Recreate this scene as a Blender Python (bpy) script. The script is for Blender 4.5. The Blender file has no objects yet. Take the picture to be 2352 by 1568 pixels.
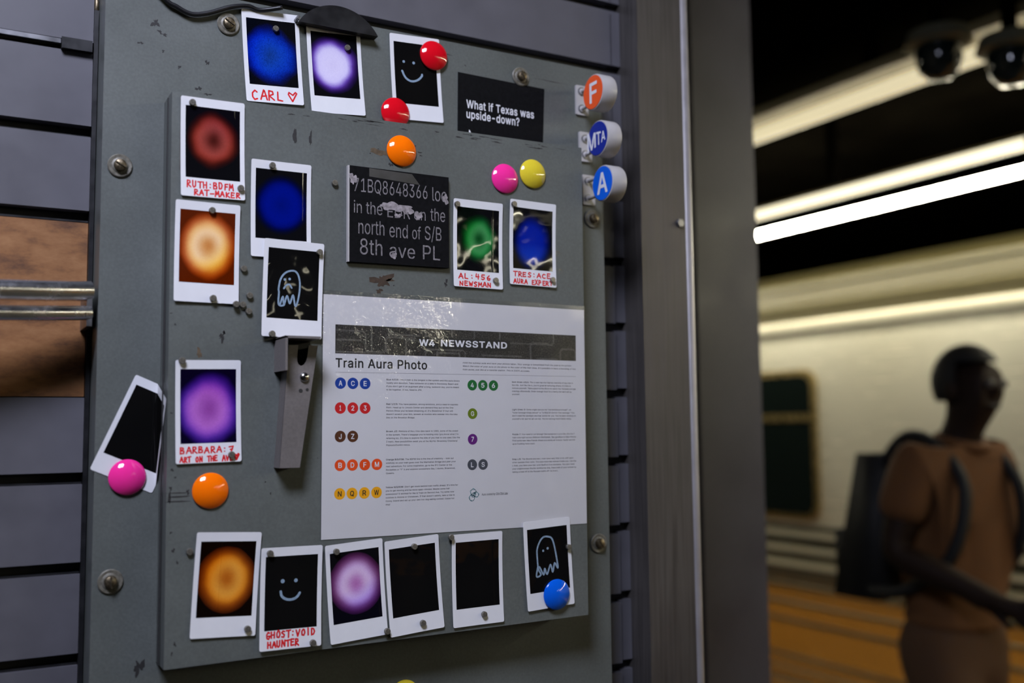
import bpy, bmesh, math, random
from mathutils import Vector, Matrix
random.seed(7)
SC = bpy.context.scene
COL = SC.collection
PI = math.pi
EYE = 1.53                      # camera height above the platform

# ------------------------------------------------------------------ camera, world, key light, exposure
F = Vector((0.48935721, 0.86788924, 0.08542714))
R = Vector((0.87147887, -0.49031296, -0.01085286))
U = Vector((-0.03246695, -0.07975887, 0.99628531))
cd = bpy.data.cameras.new('camera')
cam = bpy.data.objects.new('camera', cd); COL.objects.link(cam)
M = Matrix((R, U, -F)).transposed().to_4x4(); M.translation = (0, 0, EYE)
cam.matrix_world = M
cd.sensor_width = 36.0; cd.lens = 2312.3 / 2352 * 36
cd.clip_start = 0.02; cd.clip_end = 60
cd.dof.use_dof = True; cd.dof.focus_distance = 0.94; cd.dof.aperture_fstop = 2.8
SC.camera = cam

w = bpy.data.worlds.new('station_air'); SC.world = w; w.use_nodes = True
w.node_tree.nodes['Background'].inputs[0].default_value = (0.55, 0.6, 0.75, 1)
w.node_tree.nodes['Background'].inputs[1].default_value = 0.010

def area(name, loc, target, sx, sy, power, col):
    l = bpy.data.lights.new(name, 'AREA'); l.shape = 'RECTANGLE'; l.size = sx; l.size_y = sy
    l.energy = power; l.color = col; l.spread = math.radians(115)
    o = bpy.data.objects.new(name, l); COL.objects.link(o)
    o.location = loc
    o.rotation_euler = (Vector(target) - Vector(loc)).to_track_quat('-Z', 'Y').to_euler()
    return o
# cool troffer over the newsstand counter, two panes side by side
area('counter_lamp', (-0.50, -0.10, EYE + 1.22), (0.30, 0.95, EYE - 0.05), 0.24, 0.42, 7.5, (0.74, 0.78, 1.0))
area('counter_lamp', (-0.22, -0.10, EYE + 1.22), (0.40, 0.95, EYE - 0.05), 0.24, 0.42, 7.5, (0.74, 0.78, 1.0))
TUBE_A, TUBE_B, TUBE_C = 80.0, 0.75, 42.0       # strength of the platform's fluorescent tubes

vs = SC.view_settings
SC.display_settings.display_device = 'sRGB'
vs.view_transform = 'Standard'; vs.look = 'None'; vs.gamma = 1.0; vs.use_curve_mapping = False
vs.exposure = 0.0
SC.cycles.max_bounces = 8; SC.cycles.transparent_max_bounces = 12
SC.cycles.sample_clamp_indirect = 4.0

# ------------------------------------------------------------------ materials
def srgb(r, g, b):
    f = lambda c: c / 12.92 if c <= 0.04045 else ((c + 0.055) / 1.055) ** 2.4
    return (f(r / 255), f(g / 255), f(b / 255), 1)
class NT:
    def __init__(s, name):
        s.m = bpy.data.materials.new(name); s.m.use_nodes = True
        s.t = s.m.node_tree; s.b = s.t.nodes['Principled BSDF']; s.o = s.t.nodes['Material Output']
    def n(s, typ, **kw):
        n = s.t.nodes.new(typ)
        for k, v in kw.items():
            if k in n.inputs.keys(): n.inputs[k].default_value = v
            else: setattr(n, k, v)
        return n
    def l(s, a, b): s.t.links.new(a, b)
    def coord(s, kind='Object', scale=(1, 1, 1), loc=(0, 0, 0)):
        tc = s.n('ShaderNodeTexCoord'); mp = s.n('ShaderNodeMapping')
        mp.inputs['Scale'].default_value = scale; mp.inputs['Location'].default_value = loc
        s.l(tc.outputs[kind], mp.inputs[0]); return mp.outputs[0]
    def noise(s, vec, scale, detail=4, rough=0.55):
        n = s.n('ShaderNodeTexNoise'); n.inputs['Scale'].default_value = scale
        n.inputs['Detail'].default_value = detail; n.inputs['Roughness'].default_value = rough
        s.l(vec, n.inputs['Vector']); return n.outputs['Fac']
    def ramp(s, fac, stops, mode='LINEAR'):
        r = s.n('ShaderNodeValToRGB'); e = r.color_ramp.elements; r.color_ramp.interpolation = mode
        while len(e) < len(stops): e.new(0.5)
        for x, (p, c) in zip(e, stops):
            x.position = p; x.color = c if len(c) == 4 else (*c, 1)
        s.l(fac, r.inputs[0]); return r.outputs[0]
    def mix(s, fac, a, b, mode='MIX'):
        n = s.n('ShaderNodeMix', data_type='RGBA', blend_type=mode)
        for sock, v in ((n.inputs[0], fac), (n.inputs[6], a), (n.inputs[7], b)):
            if hasattr(v, 'is_output'): s.l(v, sock)
            elif isinstance(v, (int, float)): sock.default_value = v
            else: sock.default_value = v
        return n.outputs[2]
    def math(s, op, a, b=0.0):
        n = s.n('ShaderNodeMath', operation=op)
        for i, v in enumerate((a, b)):
            if hasattr(v, 'is_output'): s.l(v, n.inputs[i])
            else: n.inputs[i].default_value = v
        return n.outputs[0]
    def bump(s, h, strength, dist):
        b = s.n('ShaderNodeBump'); b.inputs['Strength'].default_value = strength; b.inputs['Distance'].default_value = dist
        s.l(h, b.inputs['Height']); s.l(b.outputs[0], s.b.inputs['Normal']); return b.outputs[0]

def mat(name, col, rough=0.5, metal=0.0, spec=0.5, coat=0.0, vary=0.06, scale=60.0, bump=0.0, stretch=(1, 1, 1), rvary=0.08):
    t = NT(name)
    t.b.inputs['Metallic'].default_value = metal
    t.b.inputs['Specular IOR Level'].default_value = spec
    t.b.inputs['Coat Weight'].default_value = coat; t.b.inputs['Coat Roughness'].default_value = 0.06
    v = t.coord('Object', stretch)
    f = t.noise(v, scale)
    d = tuple(max(0, c * (1 - vary)) for c in col[:3]) + (1,)
    u = tuple(min(1, c * (1 + vary)) for c in col[:3]) + (1,)
    t.l(t.ramp(f, [(0.3, d), (0.7, u)]), t.b.inputs['Base Color'])
    rr = t.ramp(f, [(0.3, (max(0, rough - rvary),) * 3), (0.7, (min(1, rough + rvary),) * 3)])
    t.l(rr, t.b.inputs['Roughness'])
    if bump: t.bump(f, bump, 0.001)
    return t.m

def painted_metal(name, col, rough=0.42, grime=0.5):
    t = NT(name); v = t.coord()
    big = t.noise(v, 9, 5); fine = t.noise(v, 420, 2); spot = t.noise(v, 70, 6, 0.7)
    base = t.ramp(big, [(0.3, tuple(c * 0.86 for c in col[:3])), (0.7, tuple(c * 1.1 for c in col[:3]))])
    base = t.mix(0.14, base, t.ramp(fine, [(0.35, (0.25,) * 3), (0.7, (0.85,) * 3)]), 'OVERLAY')
    k = t.ramp(spot, [(0.66, (0, 0, 0)), (0.74, (1, 1, 1))])
    kk = t.math('MULTIPLY', k, grime)
    base = t.mix(kk, base, (0.035, 0.033, 0.028, 1))
    t.l(base, t.b.inputs['Base Color'])
    t.l(t.ramp(big, [(0.3, (rough - 0.06,) * 3), (0.7, (rough + 0.12,) * 3)]), t.b.inputs['Roughness'])
    t.bump(fine, 0.10, 0.0006)
    return t.m
def brushed(name, col, rough=0.3, stretch=(1, 1, 0.03), scale=300, bump=0.15, metal=1.0, wave=0.0):
    t = NT(name); v = t.coord('Object', stretch)
    f = t.noise(v, scale, 3); b = t.noise(t.coord(), 5, 4)
    t.b.inputs['Metallic'].default_value = metal
    c = t.ramp(f, [(0.3, tuple(x * 0.8 for x in col[:3])), (0.7, tuple(x * 1.15 for x in col[:3]))])
    c = t.mix(0.35, c, t.ramp(b, [(0.3, (0.3,) * 3), (0.7, (0.8,) * 3)]), 'OVERLAY')
    t.l(c, t.b.inputs['Base Color'])
    t.l(t.ramp(f, [(0.3, (rough * 0.8,) * 3), (0.7, (rough * 1.25,) * 3)]), t.b.inputs['Roughness'])
    if wave:
        h = t.math('ADD', t.math('MULTIPLY', f, 0.1), t.math('MULTIPLY', t.noise(t.coord(), 1.3, 2), wave))
        t.bump(h, bump, 0.02)
    else: t.bump(f, bump, 0.0008)
    return t.m
def emit(name, col, strength):
    t = NT(name); t.b.inputs['Base Color'].default_value = (0.8, 0.8, 0.8, 1)
    t.b.inputs['Emission Color'].default_value = col; t.b.inputs['Emission Strength'].default_value = strength
    return t.m

GREY = (0.100, 0.110, 0.101)
m_plate = painted_metal('grey_green_enamel', GREY, 0.42, 0.2)
m_door = painted_metal('grey_green_enamel_door', tuple(c * 1.0 for c in GREY), 0.45, 0.25)
m_slat = mat('grey_laminate', (0.092, 0.089, 0.100), 0.5, vary=0.08, scale=25)
m_black = mat('black_plastic', (0.008, 0.008, 0.009), 0.38, vary=0.2)
m_groove = mat('dark_groove', (0.012, 0.011, 0.010), 0.5, vary=0.3)
m_ply = None
m_chrome = mat('chrome', (0.80, 0.80, 0.82), 0.24, 1.0, vary=0.03)
m_pillar = brushed('brushed_pillar_steel', (0.092, 0.083, 0.078), 0.45, metal=0.5)
m_rim = mat('pale_rim_steel', (0.42, 0.40, 0.41), 0.5, 0.5)
m_smear = painted_metal('pillar_smear_grey', (0.070, 0.066, 0.084), 0.4, 0.2)
m_bolt = mat('tarnished_brass', (0.17, 0.135, 0.085), 0.38, 0.9, vary=0.35, scale=400, bump=0.3)
m_washer = mat('grimy_washer', (0.15, 0.14, 0.11), 0.5, 0.25, vary=0.35, scale=300, bump=0.3)
m_hasp = painted_metal('worn_latch_steel', (0.145, 0.13, 0.122), 0.42, 0.7)
m_screw = mat('bright_screw_steel', (0.6, 0.58, 0.56), 0.22, 1.0)
m_mag = mat('nickel_magnet', (0.24, 0.225, 0.19), 0.36, 0.7, vary=0.3, scale=500)
m_card = mat('white_card', (0.70, 0.70, 0.71), 0.42, vary=0.02, spec=0.4)
m_red = mat('red_marker', srgb(205, 6, 16), 0.5, vary=0.15, scale=400)
m_chalk = mat('pale_blue_paint_pen', srgb(126, 147, 166), 0.6, vary=0.22, scale=600)
m_paper = mat('white_paper', (0.64, 0.63, 0.63), 0.55, vary=0.015, spec=0.2)
m_ink = mat('black_ink', (0.012, 0.012, 0.013), 0.5, vary=0.1)
m_greyink = mat('grey_ink', (0.25, 0.25, 0.26), 0.6)
m_white = mat('white_print', (0.72, 0.72, 0.74), 0.5, vary=0.03)
m_whiteplastic = mat('white_plastic', (0.44, 0.42, 0.41), 0.35, vary=0.05, coat=0.1)
m_cardblack = mat('black_card_stock', (0.007, 0.007, 0.0075), 0.7, vary=0.25, scale=300, spec=0.04)
m_tin = mat('tin_case', (0.25, 0.25, 0.26), 0.35, 0.9)
m_floor = mat('platform_concrete', (0.05, 0.047, 0.042), 0.5, vary=0.25, scale=6)
m_yellow = mat('tactile_yellow', (0.52, 0.215, 0.012), 0.5, vary=0.1)
m_ceil = mat('dark_ceiling_paint', (0.0013, 0.0011, 0.0008), 0.9, vary=0.4, scale=3, spec=0.0)
m_housing_dark = mat('dark_fixture_enamel', (0.05, 0.036, 0.013), 0.6)  # enamel darkened so the gap between the lit tubes stays tan
m_housing = mat('fixture_enamel', (0.22, 0.18, 0.09), 0.5)
m_tubeA = emit('lit_tube', (1.0, 0.93, 0.70, 1), TUBE_A)
m_tubeC = emit('lit_tube_cream', (1.0, 0.90, 0.62, 1), 1.6)
m_tubeD = emit('lit_tube_warm', (1.0, 0.93, 0.70, 1), TUBE_C)
m_tubeB = emit('lit_tube_dim', (0.95, 0.82, 0.50, 1), TUBE_B)
def stainless():
    t = NT('train_stainless'); v = t.coord('Object', (1, 0.6, 0.8)); n = t.noise(v, 1.3, 1, 0.4); f = t.noise(t.coord('Object', (1, 0.02, 1)), 120, 2)
    t.b.inputs['Metallic'].default_value = 0.45
    t.l(t.ramp(n, [(0.3, (0.74, 0.71, 0.58)), (0.7, (0.88, 0.86, 0.74))]), t.b.inputs['Base Color'])
    t.l(t.ramp(f, [(0.3, (0.265,) * 3), (0.7, (0.275,) * 3)]), t.b.inputs['Roughness'])
    t.bump(n, 0.5, 0.03); return t.m
m_train = stainless()
m_traind = mat('train_window_rubber', (0.01, 0.01, 0.01), 0.4)
m_glass = mat('dark_window_glass', (0.006, 0.010, 0.009), 0.08, spec=0.6)
m_frame = mat('window_frame_bronze', (0.40, 0.30, 0.13), 0.3, 0.9)
m_skin = mat('dark_brown_skin', (0.018, 0.009, 0.005), 0.65, vary=0.1, spec=0.2)
m_hair = mat('black_hair', (0.004, 0.004, 0.004), 0.7)
m_shirt = mat('tan_orange_shirt', (0.115, 0.045, 0.010), 0.9, vary=0.12)
m_trouser = mat('brown_trousers', (0.075, 0.034, 0.012), 0.9, vary=0.1)
m_pack = mat('black_backpack_cloth', (0.006, 0.006, 0.006), 0.7, vary=0.3)
m_shoe = mat('dark_shoe', (0.02, 0.015, 0.012), 0.5)
m_eye = mat('eye_white', (0.10, 0.09, 0.08), 0.5)
m_rust = mat('brown_bare_metal', (0.045, 0.026, 0.014), 0.7, vary=0.4, scale=300)
m_smudge = mat('black_scuff', (0.018, 0.017, 0.016), 0.7, vary=0.4, scale=500)
m_residue = mat('tan_glue_residue', (0.09, 0.062, 0.034), 0.6, vary=0.4, scale=200)

def plywood():
    t = NT('orange_brown_plywood'); v = t.coord('Object', (1, 1, 2.2))
    a = t.noise(v, 22, 6, 0.65)
    t.l(t.ramp(a, [(0.32, (0.075, 0.026, 0.007)), (0.5, (0.24, 0.10, 0.028)), (0.68, (0.33, 0.155, 0.055))]), t.b.inputs['Base Color'])
    t.b.inputs['Roughness'].default_value = 0.6
    return t.m
m_ply = plywood()

# ------------------------------------------------------------------ mesh helpers
def link(name, bm, m, parent=None, smooth=False, bevel=0.0, seg=2):
    if bevel:
        es = [e for e in bm.edges if len(e.link_faces) == 2 and e.calc_face_angle(0) > 0.6]
        bmesh.ops.bevel(bm, geom=es, offset=bevel, segments=seg, profile=0.5, affect='EDGES')
    me = bpy.data.meshes.new(name); bm.to_mesh(me); bm.free()
    if smooth:
        for p in me.polygons: p.use_smooth = True
        if smooth != 'all': me.set_sharp_from_angle(angle=0.7)
    me.materials.append(m)
    o = bpy.data.objects.new(name, me); COL.objects.link(o)
    if parent: o.parent = parent
    return o
def tag(o, label=None, cat=None, group=None, kind=None):
    if label: o['label'] = label
    if cat: o['category'] = cat
    if group: o['group'] = group
    if kind: o['kind'] = kind
    return o
def thing(name, label, cat, loc=(0, 0, 0), group=None, ry=0.0, rz=0.0):
    o = bpy.data.objects.new(name, None); o.empty_display_size = 0.02; COL.objects.link(o)
    o.location = loc; o.rotation_euler = (0, ry, rz)
    return tag(o, label, cat, group)
def struct(name, bm, m, label, **k):
    return tag(link(name, bm, m, **k), label, None, None, 'structure')
def B(): return bmesh.new()
def box(bm, x0, x1, y0, y1, z0, z1):
    v = [bm.verts.new((x, y, z)) for x in (x0, x1) for y in (y0, y1) for z in (z0, z1)]
    for f in ((0, 1, 3, 2), (4, 6, 7, 5), (0, 4, 5, 1), (2, 3, 7, 6), (0, 2, 6, 4), (1, 5, 7, 3)):
        bm.faces.new([v[i] for i in f])
    return bm
def prism(bm, pts, y0, y1):
    """outline in the XZ plane (counter-clockwise seen from -Y), front at y0"""
    a = [bm.verts.new((x, y0, z)) for x, z in pts]; b = [bm.verts.new((x, y1, z)) for x, z in pts]
    n = len(pts)
    bm.faces.new(a); bm.faces.new(b[::-1])
    for i in range(n): bm.faces.new((a[i], b[i], b[(i + 1) % n], a[(i + 1) % n]))
    return bm
def frame3(d):
    d = Vector(d).normalized(); a = Vector((0, 0, 1)) if abs(d.z) < 0.9 else Vector((1, 0, 0))
    x = d.cross(a).normalized(); return x, d.cross(x).normalized()
def lathe(bm, prof, axis=(0, -1, 0), org=(0, 0, 0), seg=32, caps=True):
    """prof: (radius, height along axis)"""
    axis = Vector(axis).normalized(); org = Vector(org); x, y = frame3(axis); rings = []
    for r, h in prof:
        c = org + axis * h
        if r < 1e-6: rings.append([bm.verts.new(c)])
        else: rings.append([bm.verts.new(c + x * (r * math.cos(2 * PI * i / seg)) + y * (r * math.sin(2 * PI * i / seg))) for i in range(seg)])
    for a, b in zip(rings, rings[1:]):
        for i in range(seg):
            j = (i + 1) % seg
            if len(a) == 1 and len(b) == 1: continue
            if len(a) == 1: bm.faces.new((a[0], b[j], b[i]))
            elif len(b) == 1: bm.faces.new((a[i], a[j], b[0]))
            else: bm.faces.new((a[i], a[j], b[j], b[i]))
    if caps:
        for r in (rings[0], rings[-1]):
            if len(r) > 2: bm.faces.new(r)
    bmesh.ops.recalc_face_normals(bm, faces=bm.faces)
    return bm
def tube(bm, pts, r, seg=10):
    pts = [Vector(p) for p in pts]; rings = []; up = None
    for i, p in enumerate(pts):
        d = (pts[min(i + 1, len(pts) - 1)] - pts[max(i - 1, 0)]).normalized()
        if up is None: x, y = frame3(d)
        else:
            x = (up - d * up.dot(d)).normalized(); y = d.cross(x)
        up = x; rr = r[i] if isinstance(r, (list, tuple)) else r
        rings.append([bm.verts.new(p + x * (rr * math.cos(2 * PI * k / seg)) + y * (rr * math.sin(2 * PI * k / seg))) for k in range(seg)])
    for a, b in zip(rings, rings[1:]):
        for i in range(seg): bm.faces.new((a[i], a[(i + 1) % seg], b[(i + 1) % seg], b[i]))
    bm.faces.new(rings[0]); bm.faces.new(rings[-1])
    bmesh.ops.recalc_face_normals(bm, faces=bm.faces)
    return bm
def smooth_path(pts, n=6):
    """Catmull-Rom through points of any dimension"""
    P = [tuple(p) for p in pts]; P = [P[0]] + P + [P[-1]]; out = []
    for i in range(1, len(P) - 2):
        for k in range(n):
            t = k / n
            out.append(tuple(0.5 * (2 * b + (c - a) * t + (2 * a - 5 * b + 4 * c - d) * t * t + (3 * b - a - 3 * c + d) * t ** 3)
                             for a, b, c, d in zip(P[i - 1], P[i], P[i + 1], P[i + 2])))
    out.append(P[-2]); return out
def skin(name, verts, edges, radii, m, parent, sub=2, root=0):
    me = bpy.data.meshes.new(name); me.from_pydata(verts, edges, [])
    o = bpy.data.objects.new(name, me); COL.objects.link(o)
    o.modifiers.new('s', 'SKIN')
    for i, r in enumerate(radii):
        sv = me.skin_vertices[0].data[i]; sv.radius = (r, r) if not isinstance(r, tuple) else r
        sv.use_root = (i == root)
    o.modifiers.new('b', 'SUBSURF').levels = sub
    bpy.context.view_layer.update()
    nm = bpy.data.meshes.new_from_object(o.evaluated_get(bpy.context.evaluated_depsgraph_get()))
    bpy.data.objects.remove(o); bpy.data.meshes.remove(me)
    nm.name = name; nm.materials.clear(); nm.materials.append(m)
    for p in nm.polygons: p.use_smooth = True
    o = bpy.data.objects.new(name, nm); COL.objects.link(o); o.parent = parent
    return o

# flat print: everything printed lies in a local XZ plane, in millimetres
# a plain grotesque alphabet: advance, then the outlines of each letter (x, y, x, y ... in 500ths of an em)
SPACE = 94
FONT = {
 '!': (98, [[34,80,32,254,66,254,64,80],[49,-2,40,-1,33,4,28,12,26,20,28,29,33,37,40,42,49,43,58,42,65,37,70,29,72,20,70,12,65,4,58,-1]]),
 '"': (160, [[39,159,35,254,68,254,64,159],[96,159,93,254,125,254,122,159]]),
 '%': (338, [[88,141,73,143,60,149,50,157,43,168,39,180,37,194,37,206,39,220,43,232,51,243,60,251,73,257,88,258,103,257,115,251,125,243,132,232,136,220,138,206,138,194,136,180,132,168,125,157,115,149,103,143],[88,164,99,166,106,173,110,183,112,194,112,206,110,217,106,227,99,234,88,236,77,234,69,227,65,217,64,206,64,194,65,183,69,173,76,166],[251,-5,236,-3,223,2,213,11,206,21,202,34,200,48,200,60,202,74,206,86,213,97,223,105,236,111,251,112,266,111,278,105,288,97,295,86,299,74,300,60,300,48,299,34,295,21,288,11,278,2,265,-3],[251,17,262,20,269,26,273,36,274,48,274,60,273,71,269,81,262,88,251,90,240,88,232,81,228,71,226,60,226,48,228,36,232,26,239,20],[66,0,241,254,270,254,95,0]]),
 "'": (103, [[39,159,35,254,68,254,64,159]]),
 '(': (137, [[45,103,46,132,50,162,57,192,66,221,76,247,88,270,118,270,106,242,95,214,87,185,81,157,77,129,76,103,77,80,80,57,86,33,94,8,105,-19,118,-48,88,-48,69,-11,56,27,47,66]]),
 ')': (137, [[19,-48,32,-18,43,9,51,34,57,58,60,81,61,103,60,129,56,157,50,185,41,214,31,242,19,270,48,270,60,247,71,221,80,192,86,162,91,132,92,103,89,65,81,27,67,-11,48,-48]]),
 ',': (94, [[19,-60,34,36,68,36,42,-60]]),
 '-': (227, [[168,122,168,94,57,94,57,122]]),
 '.': (94, [[48,-2,39,-1,31,4,26,12,25,20,26,29,31,37,39,42,48,43,56,42,64,37,69,29,71,20,69,12,64,4,56,-1]]),
 '/': (125, [[117,266,36,-38,7,-38,89,266]]),
 '0': (227, [[113,-3,87,0,65,12,47,31,34,57,27,89,24,127,27,165,35,197,48,223,65,242,87,254,113,258,139,254,161,242,179,223,192,197,200,165,203,127,200,89,192,57,179,31,162,12,140,0],[113,25,131,28,145,37,157,52,165,72,170,97,172,127,170,157,165,182,157,203,145,218,131,227,113,230,96,227,82,218,70,203,62,182,56,157,55,127,56,97,62,72,70,52,82,37,96,28]]),
 '1': (227, [[38,0,38,27,195,27,195,0],[138,254,138,0,106,0,106,224,105,224,43,179,43,213,99,254]]),
 '2': (227, [[32,0,32,24,117,114,130,129,141,141,149,153,155,163,159,174,160,186,159,198,154,209,146,218,137,224,125,228,112,230,98,228,86,224,77,216,69,207,65,195,64,181,33,181,35,202,43,221,55,237,72,248,91,255,112,258,134,255,153,248,169,237,181,223,188,205,191,186,189,172,185,159,179,145,168,129,153,111,76,30,76,28,195,28,195,0]]),
 '3': (227, [[109,-3,87,-1,66,5,49,15,35,29,26,46,22,66,55,66,57,54,63,44,72,35,83,30,95,26,109,25,124,26,138,30,149,37,157,46,163,58,165,72,163,86,158,98,150,109,137,117,121,122,101,124,78,124,78,150,144,224,144,226,35,226,35,254,186,254,186,230,106,139,106,144,132,144,154,138,172,127,185,111,194,93,196,72,194,51,185,33,172,18,154,6,133,-1]]),
 '4': (227, [[20,53,20,79,123,254,155,254,54,83,54,81,207,81,207,53],[141,0,141,159,171,159,171,0]]),
 '5': (227, [[111,-3,89,-1,70,6,54,16,41,30,33,47,30,65,61,65,64,54,69,44,77,36,87,30,98,26,111,25,125,27,138,32,149,41,157,52,162,66,164,81,162,97,157,111,148,122,137,131,124,137,109,138,96,137,84,134,73,129,64,123,34,126,48,254,183,254,183,226,75,226,67,151,77,157,89,162,101,166,115,167,131,165,147,160,161,153,172,143,182,130,189,116,194,99,195,82,193,58,184,38,171,21,154,8,134,-1]]),
 '6': (227, [[113,-3,91,-1,71,7,55,20,42,37,34,58,32,81,34,100,40,119,51,142,69,170,126,254,161,254,75,131,73,131,77,137,83,144,90,149,98,153,107,156,117,157,139,155,158,147,173,136,185,120,192,101,194,79,192,56,184,36,171,20,155,7,135,-1],[113,24,127,26,139,31,149,40,157,51,162,64,164,79,162,94,157,107,149,118,139,126,127,131,113,133,99,131,87,126,77,118,69,107,64,94,62,79,64,64,69,51,77,40,87,31,99,26]]),
 '7': (227, [[48,0,162,224,162,226,31,226,31,254,195,254,195,224,82,0]]),
 '8': (227, [[113,-3,89,-1,68,6,50,17,37,31,29,48,26,68,28,83,33,98,40,110,51,121,63,128,76,132,76,133,59,141,46,154,38,171,35,190,38,209,45,225,57,239,73,249,92,256,113,258,134,256,153,249,169,239,181,225,188,209,191,190,188,171,180,154,167,141,150,133,150,132,164,128,176,121,186,110,194,98,199,83,200,68,198,48,189,31,176,17,158,6,137,-1],[113,25,129,26,142,30,153,37,161,46,167,57,168,69,167,83,161,94,153,104,141,111,128,116,113,118,98,116,85,111,73,104,65,94,59,83,58,69,59,57,64,46,73,37,84,30,97,26],[113,145,126,146,137,150,146,157,154,165,158,176,160,188,158,200,154,210,147,218,138,225,126,229,113,230,100,229,89,225,79,218,72,210,68,200,66,188,68,176,72,165,79,157,89,150,100,146]]),
 '9': (227, [[113,258,135,255,155,247,171,234,184,217,192,197,194,173,192,155,186,135,175,112,158,84,100,0,65,0,151,124,154,124,144,111,137,105,128,101,119,98,109,97,87,100,69,107,53,119,41,134,34,154,32,176,34,198,42,218,55,235,71,247,91,255],[113,230,99,228,87,223,77,215,69,204,64,191,63,176,64,161,69,148,77,137,87,129,99,123,113,122,127,123,139,129,149,137,157,147,162,160,164,175,162,190,157,204,150,215,139,223,127,228]]),
 ':': (94, [[48,-2,39,-1,31,4,26,12,25,20,26,29,31,37,39,42,48,43,56,42,64,37,69,29,71,20,69,12,64,4,56,-1],[48,135,39,137,31,142,26,149,25,158,26,167,31,174,39,179,48,181,56,179,64,174,69,167,71,158,69,149,64,142,56,137]]),
 ';': (94, [[19,-60,34,36,68,36,42,-60],[52,135,43,137,36,142,31,149,29,158,31,167,36,174,43,179,52,181,61,179,68,174,73,167,75,158,73,149,68,142,61,137]]),
 '?': (179, [[66,76,67,100,71,115,76,126,84,135,93,142,104,149,115,157,123,167,129,178,131,192,129,203,125,213,119,220,110,226,100,230,89,231,78,230,69,226,60,221,53,213,48,202,46,189,14,189,17,209,24,226,36,240,51,250,69,256,89,258,110,256,127,249,142,239,153,226,160,209,162,191,160,172,153,156,142,142,127,130,117,124,110,118,104,111,100,103,98,93,97,76],[82,-2,73,-1,66,4,61,12,59,20,61,29,66,37,73,42,82,43,91,42,98,37,103,29,105,20,103,12,98,4,91,-1]]),
 'A': (240, [[8,0,101,254,138,254,231,0,198,0,144,151,138,167,132,186,125,210,116,239,123,239,114,209,106,185,95,151,43,0],[55,71,55,99,185,99,185,71]]),
 'B': (228, [[30,0,30,254,121,254,145,252,164,245,180,235,190,221,197,205,199,187,198,172,193,160,187,150,178,143,168,137,157,133,157,131,170,129,182,123,192,114,201,102,207,86,209,68,207,50,200,33,189,20,172,9,151,2,123,0],[62,29,122,29,148,31,165,40,175,53,178,68,176,81,171,92,163,102,153,109,140,114,124,115,62,115],[62,143,119,143,132,144,144,148,154,155,162,163,166,174,168,186,165,202,156,214,141,223,120,226,62,226]]),
 'C': (255, [[134,-3,103,1,75,12,52,32,35,58,24,90,20,127,24,165,35,197,52,223,75,242,103,254,134,258,152,256,170,252,186,245,201,236,214,224,224,209,232,193,236,174,204,174,200,186,195,197,187,206,179,214,169,220,158,224,146,227,134,228,111,225,92,216,75,202,62,182,54,157,52,127,54,97,63,72,75,53,92,38,112,29,134,26,146,27,158,30,169,34,179,40,187,48,195,57,200,68,204,80,236,80,232,62,224,45,214,31,201,19,187,9,170,2,153,-2]]),
 'D': (251, [[109,0,48,0,48,29,107,29,136,31,159,40,177,55,189,75,197,99,200,128,197,156,190,180,177,200,160,214,138,223,110,226,47,226,47,254,113,254,147,251,176,239,200,221,217,196,227,164,231,128,227,91,217,59,199,34,175,15,145,4],[62,254,62,0,30,0,30,254]]),
 'E': (209, [[30,0,30,254,186,254,186,226,62,226,62,143,178,143,178,114,62,114,62,29,188,29,188,0]]),
 'F': (205, [[30,0,30,254,185,254,185,226,62,226,62,139,173,139,173,111,62,111,62,0]]),
 'G': (260, [[134,-3,102,1,75,13,52,32,35,58,24,90,20,127,24,165,35,197,52,223,74,242,102,254,132,258,152,256,170,252,187,245,202,235,214,222,225,208,232,192,237,174,204,174,194,197,186,206,178,213,168,220,158,224,146,227,133,228,111,225,92,216,75,202,62,182,54,157,52,127,54,97,63,72,75,53,92,38,112,29,134,26,155,29,172,36,187,47,198,62,205,80,207,101,217,100,141,100,141,128,239,128,239,100,236,71,225,45,209,25,188,9,163,0]]),
 'H': (258, [[30,0,30,254,62,254,62,144,196,144,196,254,228,254,228,0,196,0,196,116,62,116,62,0]]),
 'I': (150, [[16,0,16,29,59,29,59,226,16,226,16,254,135,254,135,226,91,226,91,29,135,29,135,0]]),
 'J': (198, [[93,-3,62,2,38,16,22,40,17,73,17,86,49,86,49,73,52,52,61,37,75,28,93,25,110,28,124,37,133,52,136,73,136,254,168,254,168,73,163,40,147,16,123,2]]),
 'K': (233, [[52,73,52,108,61,119,87,152,96,162,106,172,182,254,224,254,116,138,114,138],[30,0,30,254,62,254,62,0],[186,0,94,130,114,155,224,0]]),
 'L': (196, [[30,0,30,254,62,254,62,29,181,29,181,0]]),
 'M': (314, [[30,0,30,254,76,254,139,94,156,42,158,33,161,24,154,24,176,94,238,254,284,254,284,0,252,0,252,174,253,184,253,229,256,229,253,217,241,181,237,171,228,145,171,0,143,0,85,145,72,181,69,192,65,204,60,216,56,229,59,229,60,219,60,186,61,175,61,0]]),
 'N': (262, [[30,0,30,254,68,254,172,91,194,53,207,27,202,27,200,54,200,79,199,89,199,254,232,254,232,0,193,0,101,145,54,226,60,227,60,209,62,177,62,0]]),
 'O': (267, [[133,-3,103,1,75,12,52,32,35,58,24,90,20,127,24,165,35,197,52,223,75,242,103,254,133,258,164,254,192,242,215,223,232,197,243,165,247,127,243,90,232,58,215,32,192,12,164,1],[133,26,155,29,175,38,191,52,204,72,212,97,215,127,212,157,204,182,191,202,175,216,155,225,133,228,112,225,92,216,75,202,63,182,54,157,52,127,54,97,63,72,75,52,92,38,112,29]]),
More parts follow.
